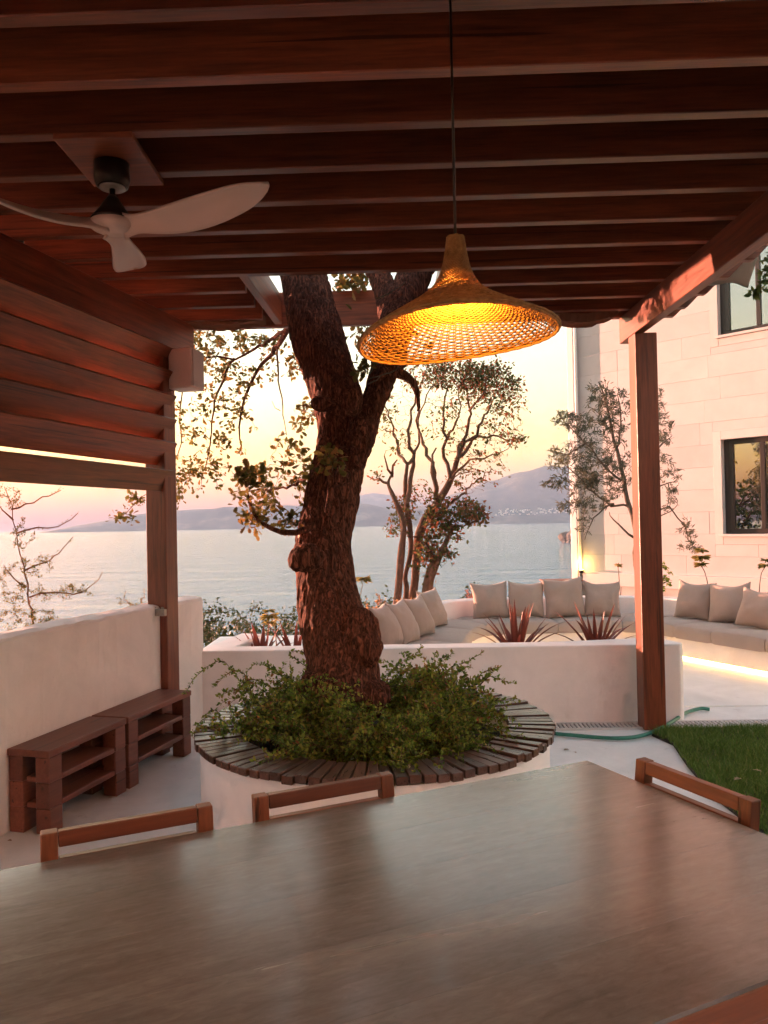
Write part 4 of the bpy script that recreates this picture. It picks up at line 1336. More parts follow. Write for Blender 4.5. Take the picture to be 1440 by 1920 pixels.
cl = [(370, 640, 50, 30, 34), (440, 638, 55, 22, 30), (510, 640, 40, 22, 22), (400, 700, 60, 40, 38), (450, 740, 30, 45, 16), (360, 770, 35, 60, 22), (395, 840, 45, 40, 24), (455, 800, 25, 50, 10), (350, 880, 25, 50, 16), (400, 895, 50, 30, 18),
      (490, 690, 35, 30, 14), (420, 770, 40, 45, 16),
      (258, 940, 22, 20, 14, 7.1), (235, 968, 25, 10, 12, 7.1), (330, 930, 15, 25, 8, 7.0),
      (560, 690, 28, 30, 14, 5.4), (570, 775, 20, 40, 14, 5.3), (550, 850, 40, 35, 15, 5.3), (500, 905, 60, 35, 18, 5.3), (565, 910, 30, 40, 10, 5.2), (470, 935, 35, 40, 12, 5.3), (500, 880, 40, 30, 8, 5.4),
      (622, 862, 20, 24, 14, 4.0), (590, 880, 30, 30, 10, 4.6), (480, 965, 25, 28, 20, 4.3), (470, 900, 25, 30, 14, 4.3), (540, 975, 40, 22, 14, 4.6), (500, 945, 30, 20, 10, 4.6)]
tw.grow(blob_targets(cl, DL), .0028, 5, .5, .04, 4)
o = tw.mb.build('branch', M['bark'], oak, smooth=True); o.matrix_parent_inverse = parent_inv(oak)
Pp, Dd, Ss = tw.leaves(6, .022, .047, .6)
o = leaf_mesh('leaves', Pp, Dd, Ss, T_OAK, LEAF_OAK, oak, flat=.5); o.matrix_parent_inverse = parent_inv(oak)
# crown above the roof
tw = Twigs()
tw.limb([P[-4], P[-1], P[-1] + Vector((-.6, .4, 1.2)), P[-1] + Vector((-1.4, .8, 1.8))], .09, .02, .15, 7)
tw.limb([P2[-1], P2[-1] + Vector((.5, .3, .9)), P2[-1] + Vector((1.3, .6, 1.6))], .08, .02, .15, 7)
tw.limb([P3[-1], P3[-1] + Vector((-.2, .4, .8)), P3[-1] + Vector((.1, .7, 1.9))], .06, .015, .15, 7)
tg_ = []
for c_, rr, nn in ((( -1.9, 6.0, 5.6), 1.3, 120), ((.1, 6.0, 6.3), 1.4, 130), ((1.6, 6.0, 5.9), 1.3, 110), ((-.6, 5.8, 4.5), .8, 60)):
    for _ in range(nn):
        v = rng.normal(size=3); v = v / np.linalg.norm(v) * rng.random() ** .4
        tg_.append((c_[0] + v[0] * rr, c_[1] + v[1] * rr, c_[2] + v[2] * rr * .65))
tg_ += [tuple(W(px, py, D)) for px, py, D in ((655, 528, 5.7), (668, 524, 5.75), (648, 534, 5.7), (675, 534, 5.7), (660, 520, 5.6), (668, 545, 6.2), (690, 625, 6.2), (675, 640, 6.2), (665, 628, 6.3), (820, 640, 6.2), (640, 540, 5.9))]
tw.grow(tg_, .0035, 5, .5, .05, 4)
o = tw.mb.build('branch', M['bark'], oak, smooth=True); o.matrix_parent_inverse = parent_inv(oak)
Pp, Dd, Ss = tw.leaves(14, .05, .08, .7)
o = leaf_mesh('leaves', Pp, Dd, Ss, T_OAK, LEAF_OAK, oak, flat=.5); o.matrix_parent_inverse = parent_inv(oak)
# thin twigs in the crotch of the fork
tw = Twigs()
for (a, b_) in (((690, 690), (668, 640)), ((692, 700), (712, 640)), ((700, 660), (735, 625)), ((690, 720), (715, 705)), ((745, 690), (690, 712)), ((716, 660), (700, 628)), ((705, 560), (760, 530))):
    tw.limb([W(*a, 4.45), W((a[0] + b_[0]) / 2 + 6, (a[1] + b_[1]) / 2, 4.4), W(*b_, 4.42)], .006, .0025, .03, 5, wob=.004)
tw.grow(blob_targets([(675, 690, 18, 20, 10, 4.42), (700, 650, 20, 15, 6, 4.42)], 4.4), .002, 4, .5, .05)
o = tw.mb.build('twig', M['bark3'], oak, smooth=True); o.matrix_parent_inverse = parent_inv(oak)
Pp, Dd, Ss = tw.leaves(4, .01, .045, .5)
o = leaf_mesh('leaves', Pp, Dd, Ss, T_OAK, LEAF_OAK, oak, flat=.3); o.matrix_parent_inverse = parent_inv(oak)

# ------------------------------------------------------------------ strawberry tree behind the lounge
LEAF_ARB = leafmat('strawberry_tree_leaves', [(0, (.06, .08, .028)), (.4, (.10, .105, .035)), (.7, (.17, .09, .04)), (.9, (.26, .075, .045)), (1, (.3, .1, .05))], .45)
arb = empty('strawberry_tree', W(762, 1150, 10.2), 0, 'slender multi-stemmed tree with reddish sparse crown behind the left pillows', 'tree')
DA = 10.2
def L_(pts, D=DA, dz=0.0): return [W(p[0], p[1], D + (p[2] if len(p) > 2 else 0)) for p in pts]
tubes = [([W(x, y, DA - .1) for x, y in ((742, 1155), (748, 1090), (752, 1040), (757, 985), (748, 955), (735, 925), (728, 905), (735, 890))], [.06, .053, .05, .052, .042, .038, .034, .02]),
         ([W(x, y, DA) for x, y in ((757, 1155), (762, 1105), (760, 1080), (770, 1035), (768, 985), (762, 950), (760, 905), (764, 870))], [.045, .038, .034, .036, .04, .034, .03, .026]),
         ([W(x, y, DA + .1) for x, y in ((762, 1155), (776, 1105), (780, 1060), (785, 1010), (797, 975), (822, 940), (845, 900), (858, 860), (870, 830))], [.058, .056, .057, .064, .062, .056, .048, .038, .03])]
o = rich_trunk('trunk', tubes, [], arb, .011, .003, M['bark2'], .3, 14)
tw = Twigs()
for pts, r0, r1 in (
    ([(735, 890), (726, 872), (722, 858)], .02, .008), ([(728, 905), (712, 900), (698, 898), (690, 890)], .022, .006), ([(735, 895), (738, 872), (740, 862)], .02, .008),
    ([(762, 950), (770, 900), (775, 860), (766, 810), (775, 760), (790, 715), (800, 690)], .035, .006),
    ([(764, 870), (745, 840), (738, 800), (725, 770), (712, 740), (722, 735)], .022, .004), ([(750, 850), (742, 815), (715, 805), (700, 800)], .012, .004),
    ([(764, 870), (785, 830), (783, 790), (795, 755), (810, 720)], .025, .005),
    ([(822, 940), (815, 900), (810, 865), (795, 835), (785, 800), (783, 750), (775, 700)], .035, .005),
    ([(815, 900), (812, 850), (815, 840)], .02, .012), ([(845, 900), (835, 860), (840, 820), (830, 780), (835, 730), (825, 690)], .03, .005),
    ([(858, 860), (872, 815), (880, 770), (872, 730), (880, 690)], .03, .005), ([(858, 860), (885, 830), (905, 790), (925, 750), (945, 720)], .03, .005),
    ([(870, 830), (895, 820), (930, 818), (965, 825), (980, 815)], .02, .004), ([(845, 900), (870, 870), (905, 860), (940, 850), (965, 830)], .018, .004),
    ([(797, 975), (830, 955), (860, 935), (880, 915), (905, 895), (925, 880)], .022, .004), ([(830, 955), (850, 965), (875, 960), (900, 975)], .018, .004),
    ([(785, 1010), (760, 1000), (745, 975)], .012, .003), ([(845, 900), (862, 890), (900, 885)], .012, .003), ([(880, 770), (905, 740), (920, 700)], .02, .004), ([(840, 820), (860, 780), (858, 730)], .02, .004)):
    tw.limb([W(x, y, DA + .25 * math.sin(x * .13)) for x, y in pts], r0, r1, .1, 6, wob=.016)
cl = [(860, 705, 70, 30, 120), (920, 715, 50, 35, 100), (950, 760, 35, 30, 34), (965, 725, 22, 25, 20), (820, 700, 40, 30, 44), (880, 745, 60, 25, 40), (965, 825, 22, 12, 16), (930, 800, 25, 20, 14), (905, 695, 60, 20, 50),
      (780, 700, 25, 40, 16), (725, 760, 25, 50, 14), (745, 830, 30, 40, 12), (705, 900, 14, 14, 5), (760, 955, 25, 30, 44), (800, 925, 35, 30, 20), (850, 950, 40, 25, 40), (885, 955, 30, 20, 26), (870, 900, 45, 30, 16), (930, 880, 40, 30, 12), (835, 800, 50, 50, 24), (900, 840, 50, 30, 18), (745, 990, 18, 18, 22)]
tw.grow(blob_targets(cl, DA), .0042, 5, .6, .05, 4, up=.4)
o = tw.mb.build('branch', M['bark2'], arb, smooth=True); o.matrix_parent_inverse = parent_inv(arb)
tw2 = Twigs(); tw2.nodes = tw.nodes; tw2.tan = tw.tan
tw2.grow(blob_targets([(740, 780, 40, 70, 60), (790, 730, 50, 50, 80), (860, 770, 60, 50, 110), (930, 800, 55, 40, 100), (900, 850, 60, 35, 80), (880, 900, 50, 30, 40), (960, 820, 30, 20, 20), (850, 700, 80, 30, 60)], DA), .0032, 5, .7, .05, 4, up=.5)
o = tw2.mb.build('bare_twig', M['bark2'], arb, smooth=True); o.matrix_parent_inverse = parent_inv(arb)
Pp, Dd, Ss = tw.leaves(7, .04, .048, .5)
o = leaf_mesh('leaves', Pp, Dd, Ss, T_OVAL, LEAF_ARB, arb, flat=.3); o.matrix_parent_inverse = parent_inv(arb)

arb2 = empty('strawberry_tree', W(803, 1145, 9.9), 0, 'short thick-stemmed tree with red tinted leaves right of the slender one', 'tree')
tubes = [([W(x, y, 9.9) for x, y in ((802, 1150), (803, 1110), (806, 1075), (812, 1052), (805, 1030))], [.072, .062, .062, .05, .025]),
         ([W(x, y, 9.9) for x, y in ((806, 1085), (818, 1058), (830, 1030), (840, 1008), (848, 985))], [.06, .045, .04, .035, .02]),
         ([W(x, y, 9.95) for x, y in ((795, 1150), (796, 1110), (800, 1080))], [.05, .045, .03])]
rich_trunk('trunk', tubes, [], arb2, .012, .003, M['bark2'], .3, 14)
tw = Twigs()
for pts in ([(848, 985), (870, 985), (895, 972), (912, 965)], [(840, 1008), (830, 985), (822, 960)], [(805, 1030), (798, 1010), (805, 985)], [(812, 1052), (800, 1035), (792, 1015)]):
    tw.limb([W(x, y, 9.9) for x, y in pts], .014, .004, .08, 5, wob=.01)
tw.grow(blob_targets([(805, 1030, 25, 30, 60), (825, 985, 30, 35, 60), (885, 965, 32, 20, 50), (845, 990, 25, 15, 16), (840, 1040, 14, 12, 12), (815, 960, 22, 20, 24), (855, 1005, 14, 14, 6), (795, 1070, 20, 40, 12)], 9.9), .004, 5, .5, .05)
o = tw.mb.build('branch', M['bark2'], arb2, smooth=True); o.matrix_parent_inverse = parent_inv(arb2)
Pp, Dd, Ss = tw.leaves(7, .035, .056, .6)
o = leaf_mesh('leaves', Pp, Dd, Ss, T_OVAL, LEAF_ARB, arb2, flat=.3); o.matrix_parent_inverse = parent_inv(arb2)

# ------------------------------------------------------------------ olive in front of the house
LEAF_OLV = leafmat('olive_leaves', [(0, (.08, .09, .065)), (.5, (.13, .14, .105)), (.85, (.19, .19, .145)), (1, (.17, .13, .06))], .35)
DO = 9.75
olv = empty('olive_tree', W(1196, 1120, DO), 0, 'wispy olive tree standing behind the right post before the house', 'tree')
olv.location.z = .2
tw = Twigs()
base = W(1197, 1120, DO); base.z = .2
tw.limb([base, W(1196, 1060, DO), W(1192, 990, DO), W(1180, 940, DO), W(1165, 880, DO), W(1150, 810, DO), W(1135, 750, DO), W(1122, 715, DO)], .05, .008, .12, 8, wob=.012)
for pts in ([(1180, 950), (1150, 945), (1120, 930), (1095, 905), (1065, 880), (1040, 860)], [(1165, 900), (1130, 870), (1100, 830), (1070, 800), (1045, 770)], [(1192, 1000), (1205, 930), (1218, 860), (1228, 800), (1225, 740)],
            [(1192, 990), (1225, 960), (1255, 950), (1275, 970), (1290, 1010), (1302, 1030)], [(1205, 940), (1240, 910), (1262, 905)], [(1150, 945), (1125, 960), (1105, 985), (1098, 1010)], [(1155, 840), (1165, 780), (1160, 730)], [(1218, 860), (1245, 830), (1258, 820)], [(1192, 1010), (1160, 985), (1140, 960)], [(1215, 980), (1235, 965), (1262, 960), (1270, 950)],
            [(1100, 830), (1060, 850), (1030, 845)], [(1196, 1050), (1215, 1095), (1225, 1100)]):
    tw.limb([W(x, y, DO + .2 * math.sin(x * .21)) for x, y in pts], .016, .004, .1, 6, wob=.012)
cl = [(1055, 785, 28, 18, 22), (1085, 790, 30, 25, 22), (1125, 745, 28, 32, 40), (1155, 760, 30, 35, 44), (1115, 800, 40, 35, 48), (1150, 810, 30, 40, 40), (1085, 850, 45, 30, 44), (1050, 860, 30, 25, 26), (1040, 905, 25, 18, 18), (1080, 905, 40, 25, 40), (1130, 870, 45, 35, 56), (1160, 880, 30, 45, 40),
      (1105, 900, 22, 18, 40), (1075, 950, 30, 18, 24), (1110, 945, 30, 18, 20), (1100, 985, 16, 18, 10), (1235, 765, 16, 40, 22), (1245, 800, 14, 30, 14), (1250, 825, 10, 12, 8), (1222, 830, 14, 40, 14), (1250, 860, 18, 12, 8), (1235, 895, 18, 15, 10), (1262, 890, 20, 14, 9), (1265, 920, 18, 12, 8), (1285, 1000, 18, 30, 16), (1300, 1025, 12, 10, 8), (1255, 945, 18, 16, 7), (1230, 1085, 14, 16, 14), (1222, 1100, 12, 10, 8), (1140, 930, 30, 25, 18)]
tw.grow(blob_targets(cl, DO), .003, 5, .6, .04, 4, up=.3)
o = tw.mb.build('branch', M['bark3'], olv, smooth=True); o.matrix_parent_inverse = parent_inv(olv)
Pp, Dd, Ss = tw.leaves(13, .018, .054, .8, .5)
o = leaf_mesh('leaves', Pp, Dd, Ss, T_SLIM, LEAF_OLV, olv, 1.05); o.matrix_parent_inverse = parent_inv(olv)

# ------------------------------------------------------------------ trees out of frame that show in windows or as a leaf spray
def far_tree(base, H, spread, n, per, size, label, mat, clumps=6, trunk_r=.14):
    t = empty('tree', base, 0, label, 'tree')
    b0 = Vector(base); tw = Twigs()
    top = b0 + Vector((rng.normal() * .2, rng.normal() * .2, H * .8))
    tw.limb([b0, b0.lerp(top, .35) + Vector((.1, 0, 0)), b0.lerp(top, .7) - Vector((.1, 0, 0)), top], trunk_r, trunk_r * .25, .2, 8, wob=.02)
    tg = []
    for c in range(clumps):
        a = rng.uniform(0, 6.28); rr = spread * rng.uniform(.3, .9)
        cc = b0 + Vector((math.cos(a) * rr, math.sin(a) * rr, H * rng.uniform(.5, .95)))
        tw.limb([b0.lerp(top, rng.uniform(.4, .8)), cc.lerp(top, .3), cc], trunk_r * .35, .012, .15, 6, wob=.02)
        for _ in range(n // clumps):
            v = rng.normal(size=3); v = v / np.linalg.norm(v) * rng.random() ** .45
            tg.append((cc.x + v[0] * spread * .55, cc.y + v[1] * spread * .55, cc.z + v[2] * spread * .38))
    tw.grow(tg, .006, 5, .5, .05)
    o = tw.mb.build('trunk', M['bark'], t, smooth=True); o.matrix_parent_inverse = parent_inv(t)
    Pp, Dd, Ss = tw.leaves(per, .06, size, .8)
    o = leaf_mesh('crown', Pp, Dd, Ss, T_OVAL, mat, t, flat=.5); o.matrix_parent_inverse = parent_inv(t)
    return t
LEAF_G = leafmat('green_tree_leaves', [(0, (.03, .05, .015)), (.5, (.05, .08, .02)), (1, (.1, .12, .03))], .35)
far_tree((-7.0, 6.6, -1.9), 5.2, 1.9, 240, 16, .12, 'broad green tree growing left of the terrace', LEAF_G, 8)
rt = far_tree((4.6, 3.9, -.1), 4.4, .9, 110, 10, .07, 'leafy tree beside the lawn whose spray hangs by the awning cloth', LEAF_G, 5, .07)
tw = Twigs(); tw.limb([(4.6, 3.95, 2.6), (3.4, 4.4, 3.1), W(1500, 470, 4.6), W(1455, 480, 4.6), W(1436, 500, 4.6)], .02, .005, .06, 5, wob=.008)
tw.grow(blob_targets([(1434, 520, 8, 22, 9), (1415, 545, 10, 7, 6), (1448, 490, 10, 20, 6)], 4.6), .003)
o = tw.mb.build('branch', M['bark'], rt, smooth=True); o.matrix_parent_inverse = parent_inv(rt)
Pp, Dd, Ss = tw.leaves(5, .012, .042, .6)
o = leaf_mesh('leaves', Pp, Dd, Ss, T_OVAL, leafmat('fresh_leaves', [(0, (.08, .12, .03)), (1, (.16, .2, .05))], .45), rt, flat=.5); o.matrix_parent_inverse = parent_inv(rt)

# ------------------------------------------------------------------ shrubs in the round planter
LEAF_AB = leafmat('planter_shrub_leaves', [(0, (.055, .085, .015)), (.3, (.115, .18, .024)), (.6, (.19, .265, .036)), (.85, (.3, .33, .055)), (1, (.38, .32, .065))], .5)
LEAF_AB2 = leafmat('planter_shrub_young_leaves', [(0, (.16, .22, .03)), (.5, (.25, .27, .04)), (.85, (.26, .17, .04)), (1, (.36, .13, .06))], .45)
FLOW = leafmat('pale_blossom', [(0, (.5, .42, .38)), (1, (.65, .55, .5))], .3)
def shrub(label, roots, sprays, core, arcs, size, young, reach, zmax, tilt=(0, 0)):
    """loose arching sprays with paired leaves, over a darker twiggy core"""
    t = empty('planter_shrub', (roots[0][0], roots[0][1], .34), 0, label, 'shrub', 'shrubs in the round planter')
    tw = Twigs(); yP, yD, yS = [], [], []
    Pp, Dd, Ss = [], [], []
    def dress(p, dens, s0):
        k = len(p)
        L = sum((p[i + 1] - p[i]).length for i in range(k - 1))
        m = max(6, int(L / .0085 * dens))
        bright = rng.random() < young
        for q in range(m):
            u = .12 + .88 * (q + rng.random()) / m
            x = u * (k - 1); i = min(int(x), k - 2)
            c = p[i].lerp(p[i + 1], x - i); d = (p[i + 1] - p[i]).normalized()
            sd = d.cross(Vector(rng.normal(size=3))).normalized()
            dv = d * .55 + sd * (1 if q % 2 else -1) + Vector((0, 0, .15))
            sz = s0 * rng.uniform(.6, 1.25) * (1.05 - .35 * u)
            if bright and u > .55: yP.append(np.array(c)); yD.append(np.array(dv)); yS.append(sz * 1.05)
            else: Pp.append(np.array(c)); Dd.append(np.array(dv)); Ss.append(sz)
    for q in range(sprays):
        r = roots[rng.integers(len(roots))]
        a = rng.uniform(0, 6.283); e = rng.uniform(.25, 1.35)
        L = reach * rng.uniform(.55, 1.1)
        o_ = Vector((math.cos(a), math.sin(a), 0)) + Vector((tilt[0], tilt[1], 0))
        b0 = Vector((r[0] + rng.normal() * .05, r[1] + rng.normal() * .05, .35))
        h = min(zmax - .35, L * math.sin(e) * rng.uniform(.8, 1.1))
        m1 = b0 + o_ * L * math.cos(e) * .45 + Vector((0, 0, h * .85))
        e1 = b0 + o_ * L * (math.cos(e) + .12) + Vector((0, 0, h * rng.uniform(.75, 1.1) - .04 * math.cos(e)))
        if math.hypot(e1.x - PC.x, e1.y - PC.y) < .99 and e1.z < .46 and math.hypot(e1.x - PC.x, e1.y - PC.y) > .68: e1.z = .47
        p = tw.limb([b0, m1, e1], .0028, .0009, .03, 4, attach=(q % 3 == 0), wob=.006)
        dress(p, 1.0, size)
        for _ in range(2):
            i = rng.integers(len(p) // 3, len(p) - 1); c = p[i]
            e2 = c + Vector((rng.normal() * .09, rng.normal() * .09, abs(rng.normal()) * .05 + .01))
            p2 = tw.limb([c, c.lerp(e2, .5) + Vector((0, 0, .012)), e2], .0014, .0007, .03, 3, attach=False, wob=.003)
            dress(p2, 1.0, size * .9)
    tg = []
    for (x, y, z, rx, ry, rz_, n) in core:
        for _ in range(n):
            v = rng.normal(size=3); v = v / np.linalg.norm(v) * rng.random() ** .33
            tg.append((x + v[0] * rx, y + v[1] * ry, max(.36, z + v[2] * rz_)))
    tw.path = []
    tw.grow(tg, .0014, 4, .6, .06, 3, up=.5)
    for p in tw.path: dress(p, .9, size * .9)
    for a in arcs:
        p = tw.limb(a, .003, .001, .02, 4, wob=.003); dress(p, 1.5, size * .9)
    o = tw.mb.build('stem', M['bark2'], t, smooth=True); o.matrix_parent_inverse = parent_inv(t)
    o = leaf_mesh('foliage', Pp, Dd, Ss, T_OVAL, LEAF_AB, t, flat=.9); o.matrix_parent_inverse = parent_inv(t)
    if len(yP) > 60:
        o = leaf_mesh('young_shoots', yP, yD, yS, T_OVAL, LEAF_AB2, t, flat=.7); o.matrix_parent_inverse = parent_inv(t); o['kind'] = 'stuff'
    Pb, Db, Sb = [], [], []
    for p in tw.path:
        if rng.random() < .16:
            for k in range(5): Pb.append(np.array(p[-1]) + rng.normal(size=3) * .003); Db.append(rng.normal(size=3) + np.array([0, 0, .4])); Sb.append(.012)
    if len(Pb) > 30:
        o = leaf_mesh('blossom', Pb, Db, Sb, T_OVAL, FLOW, t, 1.3); o.matrix_parent_inverse = parent_inv(t); o['kind'] = 'stuff'
    return t
shrub('spreading dark green shrub on the left of the planter with arching tip', [(-.45, 3.95), (-.55, 4.15), (-.38, 3.78), (-.25, 3.68), (-.28, 4.0), (-.6, 4.0), (-.4, 4.25)], 210,
      [(-.45, 3.95, .46, .32, .3, .09, 110), (-.25, 3.65, .44, .25, .16, .08, 60)],
      [[(-.72, 4.25, .5), W(430, 1250, 4.3), W(400, 1243, 4.25), W(368, 1268, 4.2), W(345, 1302, 4.15)], [(-.5, 4.3, .6), W(500, 1250, 4.3), W(478, 1246, 4.25), W(462, 1262, 4.2)], [(-.3, 4.3, .6), W(545, 1228, 4.35), W(562, 1222, 4.35), W(592, 1236, 4.2), W(605, 1250, 4.1)],
       [(-.85, 3.95, .5), W(400, 1330, 3.9), W(372, 1360, 3.85)], [(-.8, 3.85, .48), W(415, 1370, 3.75), W(395, 1385, 3.65)], [(-.6, 4.2, .6), W(470, 1275, 4.1), W(440, 1300, 4.0)], [(-.7, 4.2, .5), W(455, 1262, 4.2), W(425, 1265, 4.15), W(400, 1290, 4.1)]], .028, .4, .38, .70, (-.12, 0))
shrub('tall bright green shrub on the right of the planter with golden tips', [(.22, 4.3), (.12, 4.4), (.34, 4.15), (.3, 4.0)], 200,
      [(.20, 4.25, .52, .26, .26, .14, 130), (.34, 4.05, .47, .2, .2, .1, 60)],
      [[(.5, 4.2, .6), W(920, 1268, 4.2), W(948, 1278, 4.2), W(968, 1282, 4.2)], [(.4, 4.3, .7), W(880, 1238, 4.3), W(905, 1222, 4.3)], [(.1, 4.5, .74), W(775, 1232, 4.4), W(790, 1212, 4.4)], [(.45, 4.15, .6), W(905, 1262, 4.1), W(935, 1250, 4.1)], [(.3, 4.35, .72), W(830, 1235, 4.35), W(850, 1222, 4.3)]], .028, .65, .37, .82)
shrub('low trailing shrub at the front of the planter hanging over the slats', [(.1, 3.68), (.22, 3.66), (.0, 3.66), (.32, 3.78), (.1, 3.55), (-.1, 3.6)], 160,
      [(.12, 3.68, .44, .28, .16, .08, 90), (.04, 3.42, .465, .13, .11, .02, 40), (.07, 3.27, .455, .07, .07, .018, 22)],
      [[(.05, 3.4, .5), W(735, 1400, 3.3), W(738, 1430, 3.2)], [(.08, 3.42, .5), W(755, 1405, 3.3), W(752, 1440, 3.2)], [(.35, 3.6, .5), W(850, 1390, 3.55), W(868, 1400, 3.5)]], .024, .2, .27, .6, (0, -.1))

# ------------------------------------------------------------------ hillside bushes
LEAF_B = leafmat('hillside_leaves', [(0, (.02, .034, .014)), (.5, (.04, .058, .022)), (1, (.075, .088, .034))], .25)
def bush(px, py, D, rx, rz_, label, n=3500, mat=LEAF_B, size=.075):
    c = W(px, py, D)
    gz = terrain_z(c.x, c.y)
    t = empty('hillside_bush', (c.x, c.y, gz), 0, label, 'bush', 'bushes on the slope below the terrace')
    top = c.z; hgt = max(.6, top - gz)
    tw = Twigs(); tg = []
    tw.limb([(c.x, c.y, gz - .1), (c.x, c.y, gz + hgt * .5)], .06, .03, .2, 6)
    for _ in range(n // 7):
        v = rng.normal(size=3); v = v / np.linalg.norm(v) * rng.random() ** .3
        lump = 1 + .3 * mnoise.noise(Vector((v[0] * 2.1 + px, v[1] * 2.1, v[2] * 2.1)))
        tg.append((c.x + v[0] * rx * lump, c.y + v[1] * rx * lump, gz + hgt * .5 + v[2] * hgt * .5 * lump))
    tw.grow(tg, .006, 4, .5, .05, 3)
    o = tw.mb.build('stem', M['bark2'], t, smooth=True); o.matrix_parent_inverse = parent_inv(t)
    Pp, Dd, Ss = tw.leaves(17, .08, size, .8)
    o = leaf_mesh('foliage', Pp, Dd, Ss, T_MINI, mat, t, flat=.5); o.matrix_parent_inverse = parent_inv(t)
for b_ in ((372, 1140, 15, 1.1, 1, 'dark rounded bush just right of the wall end'), (425, 1150, 17, 1.5, 1, 'olive green bush on the slope left of the spiky red plant'), (490, 1130, 19, 1.6, 1, 'tall dark bush on the slope behind the spiky red plant'), (548, 1145, 16, 1.2, 1, 'dark green bush on the slope left of the oak trunk'),
           (455, 1168, 12.5, .9, 1, 'low green bush over the planter wall corner'), (705, 1126, 15, 1.0, 1, 'fresh green bush on the slope right of the oak trunk'), (672, 1130, 17, .9, 1, 'dark bush peeping past the right side of the oak trunk'), (905, 1108, 14, .5, 1, 'small green bush top showing behind the back-row pillows'), (735, 1150, 12, .5, 1, 'low bush at the foot of the slender tree')):
    bush(b_[0], b_[1], b_[2], b_[3], b_[4], b_[5])

# ------------------------------------------------------------------ weeds beyond the left wall
LEAF_W = leafmat('weed_leaves', [(0, (.06, .07, .025)), (.6, (.11, .11, .035)), (1, (.2, .13, .05))], .45)
def weed(stems, clusters, D, label):
    b0 = stems[0][0]; c = W(*b0, D)
    t = empty('tall_weed', (c.x, c.y, -.35), 0, label, 'weed', 'weeds growing behind the left wall')
    tw = Twigs()
    g = Vector((c.x, c.y, terrain_z(c.x, c.y) - .05))
    for i, s in enumerate(stems):
        pts = [W(x, y, D + .12 * math.sin(x * .3 + i)) for x, y in s]
        if i == 0: pts = [g] + pts
        tw.limb(pts, .012 if i == 0 else .006, .002, .06, 5, wob=.006)
    tw.grow(blob_targets(clusters, D), .0018, 5, .6, .04, 3)
    o = tw.mb.build('stem', M['bark2'], t, smooth=True); o.matrix_parent_inverse = parent_inv(t)
    for s in stems:
        tw.path.append(resample([W(x, y, D + .12 * math.sin(x * .3)) for x, y in s], .05))
    Pp, Dd, Ss = tw.leaves(20, .008, .011, .9, .8)
    o = leaf_mesh('leaves', Pp, Dd, Ss, T_OVAL, LEAF_W, t); o.matrix_parent_inverse = parent_inv(t)
weed([[(66, 1190), (55, 1130), (42, 1060), (30, 1000), (22, 950), (8, 915)], [(55, 1120), (100, 1110), (140, 1115), (170, 1100), (192, 1072)], [(45, 1070), (85, 1055), (115, 1030), (138, 1010)], [(30, 1000), (70, 990), (110, 985), (148, 962)], [(22, 955), (50, 945), (90, 930), (115, 918)], [(50, 1100), (20, 1080), (5, 1060)], [(25, 975), (5, 960), (-10, 940)]],
     [(40, 1160, 45, 30, 40), (100, 1110, 50, 20, 26), (60, 1060, 40, 25, 26), (20, 1110, 30, 40, 30), (90, 1160, 30, 20, 20), (40, 1000, 30, 30, 20), (20, 930, 25, 25, 16), (150, 1105, 30, 15, 12)], 4.9, 'tall feathery weed rising behind the left wall at the picture edge')
weed([[(262, 1150), (268, 1120), (272, 1105)], [(262, 1140), (232, 1125), (235, 1108)]], [(255, 1135, 20, 12, 6), (225, 1130, 12, 10, 4)], 5.9, 'thin weed sprig behind the wall beside the left post')

# ------------------------------------------------------------------ spiky red flax plants
def flax_mat():
    m, t, b, o = nt('bronze_flax_leaf')
    g = t.nodes.new('ShaderNodeNewGeometry')
    r = ramp(t, g.outputs['Random Per Island'], [(0, (.10, .025, .02)), (.6, (.19, .05, .035)), (1, (.28, .10, .06))])
    t.links.new(r.outputs[0], b.inputs['Base Color']); b.inputs['Roughness'].default_value = .45
    tr = t.nodes.new('ShaderNodeBsdfTranslucent'); t.links.new(r.outputs[0], tr.inputs[0]); mx = t.nodes.new('ShaderNodeMixShader'); mx.inputs[0].default_value = .25
    t.links.new(b.outputs[0], mx.inputs[1]); t.links.new(tr.outputs[0], mx.inputs[2]); t.links.new(mx.outputs[0], o.inputs[0]); return m
M['flax'] = flax_mat()
def flax(px, py, D, n, H, label, leaf_name='leaf_blade'):
    c = W(px, py, D)
    t = empty('flax_plant', (c.x, c.y, .4), 0, label, 'plant', 'bronze flax plants in the planter wall bed')
    for i in range(n):
        a = 2 * math.pi * (i * .618) ; lean = R(6 + 46 * (i / n) ** .8 + rng.uniform(-5, 5))
        L = H * rng.uniform(.72, 1.05); w = rng.uniform(.014, .023)
        out = Vector((math.cos(a), math.sin(a) * .8, 0)); side = Vector((-math.sin(a), math.cos(a), 0))
        V = []; F = []; m = 8
        for k in range(m + 1):
            u = k / m
            bend = lean * (1 + .35 * u * u * (i / n))
            p = out * (.03 + L * u * math.sin(bend)) + Vector((0, 0, L * u * math.cos(bend) - .02))
            ww = w * (.75 + .5 * math.sin(min(1, u * 1.8) * math.pi / 2)) * (1 - u ** 2.2) + .0008
            nrm = Vector((-out.x * math.cos(bend), -out.y * math.cos(bend), math.sin(bend)))
            V += [p - side * ww + nrm * ww * .45, p, p + side * ww + nrm * ww * .45]
        for k in range(m):
            F += [(k * 3, k * 3 + 1, k * 3 + 4, k * 3 + 3), (k * 3 + 1, k * 3 + 2, k * 3 + 5, k * 3 + 4)]
        MB().add(V, F).build('leaf_blade', M['flax'], t, smooth=True)
flax(968, 1208, 6.2, 22, .50, 'left of the two big bronze flax plants before the back-row pillows')
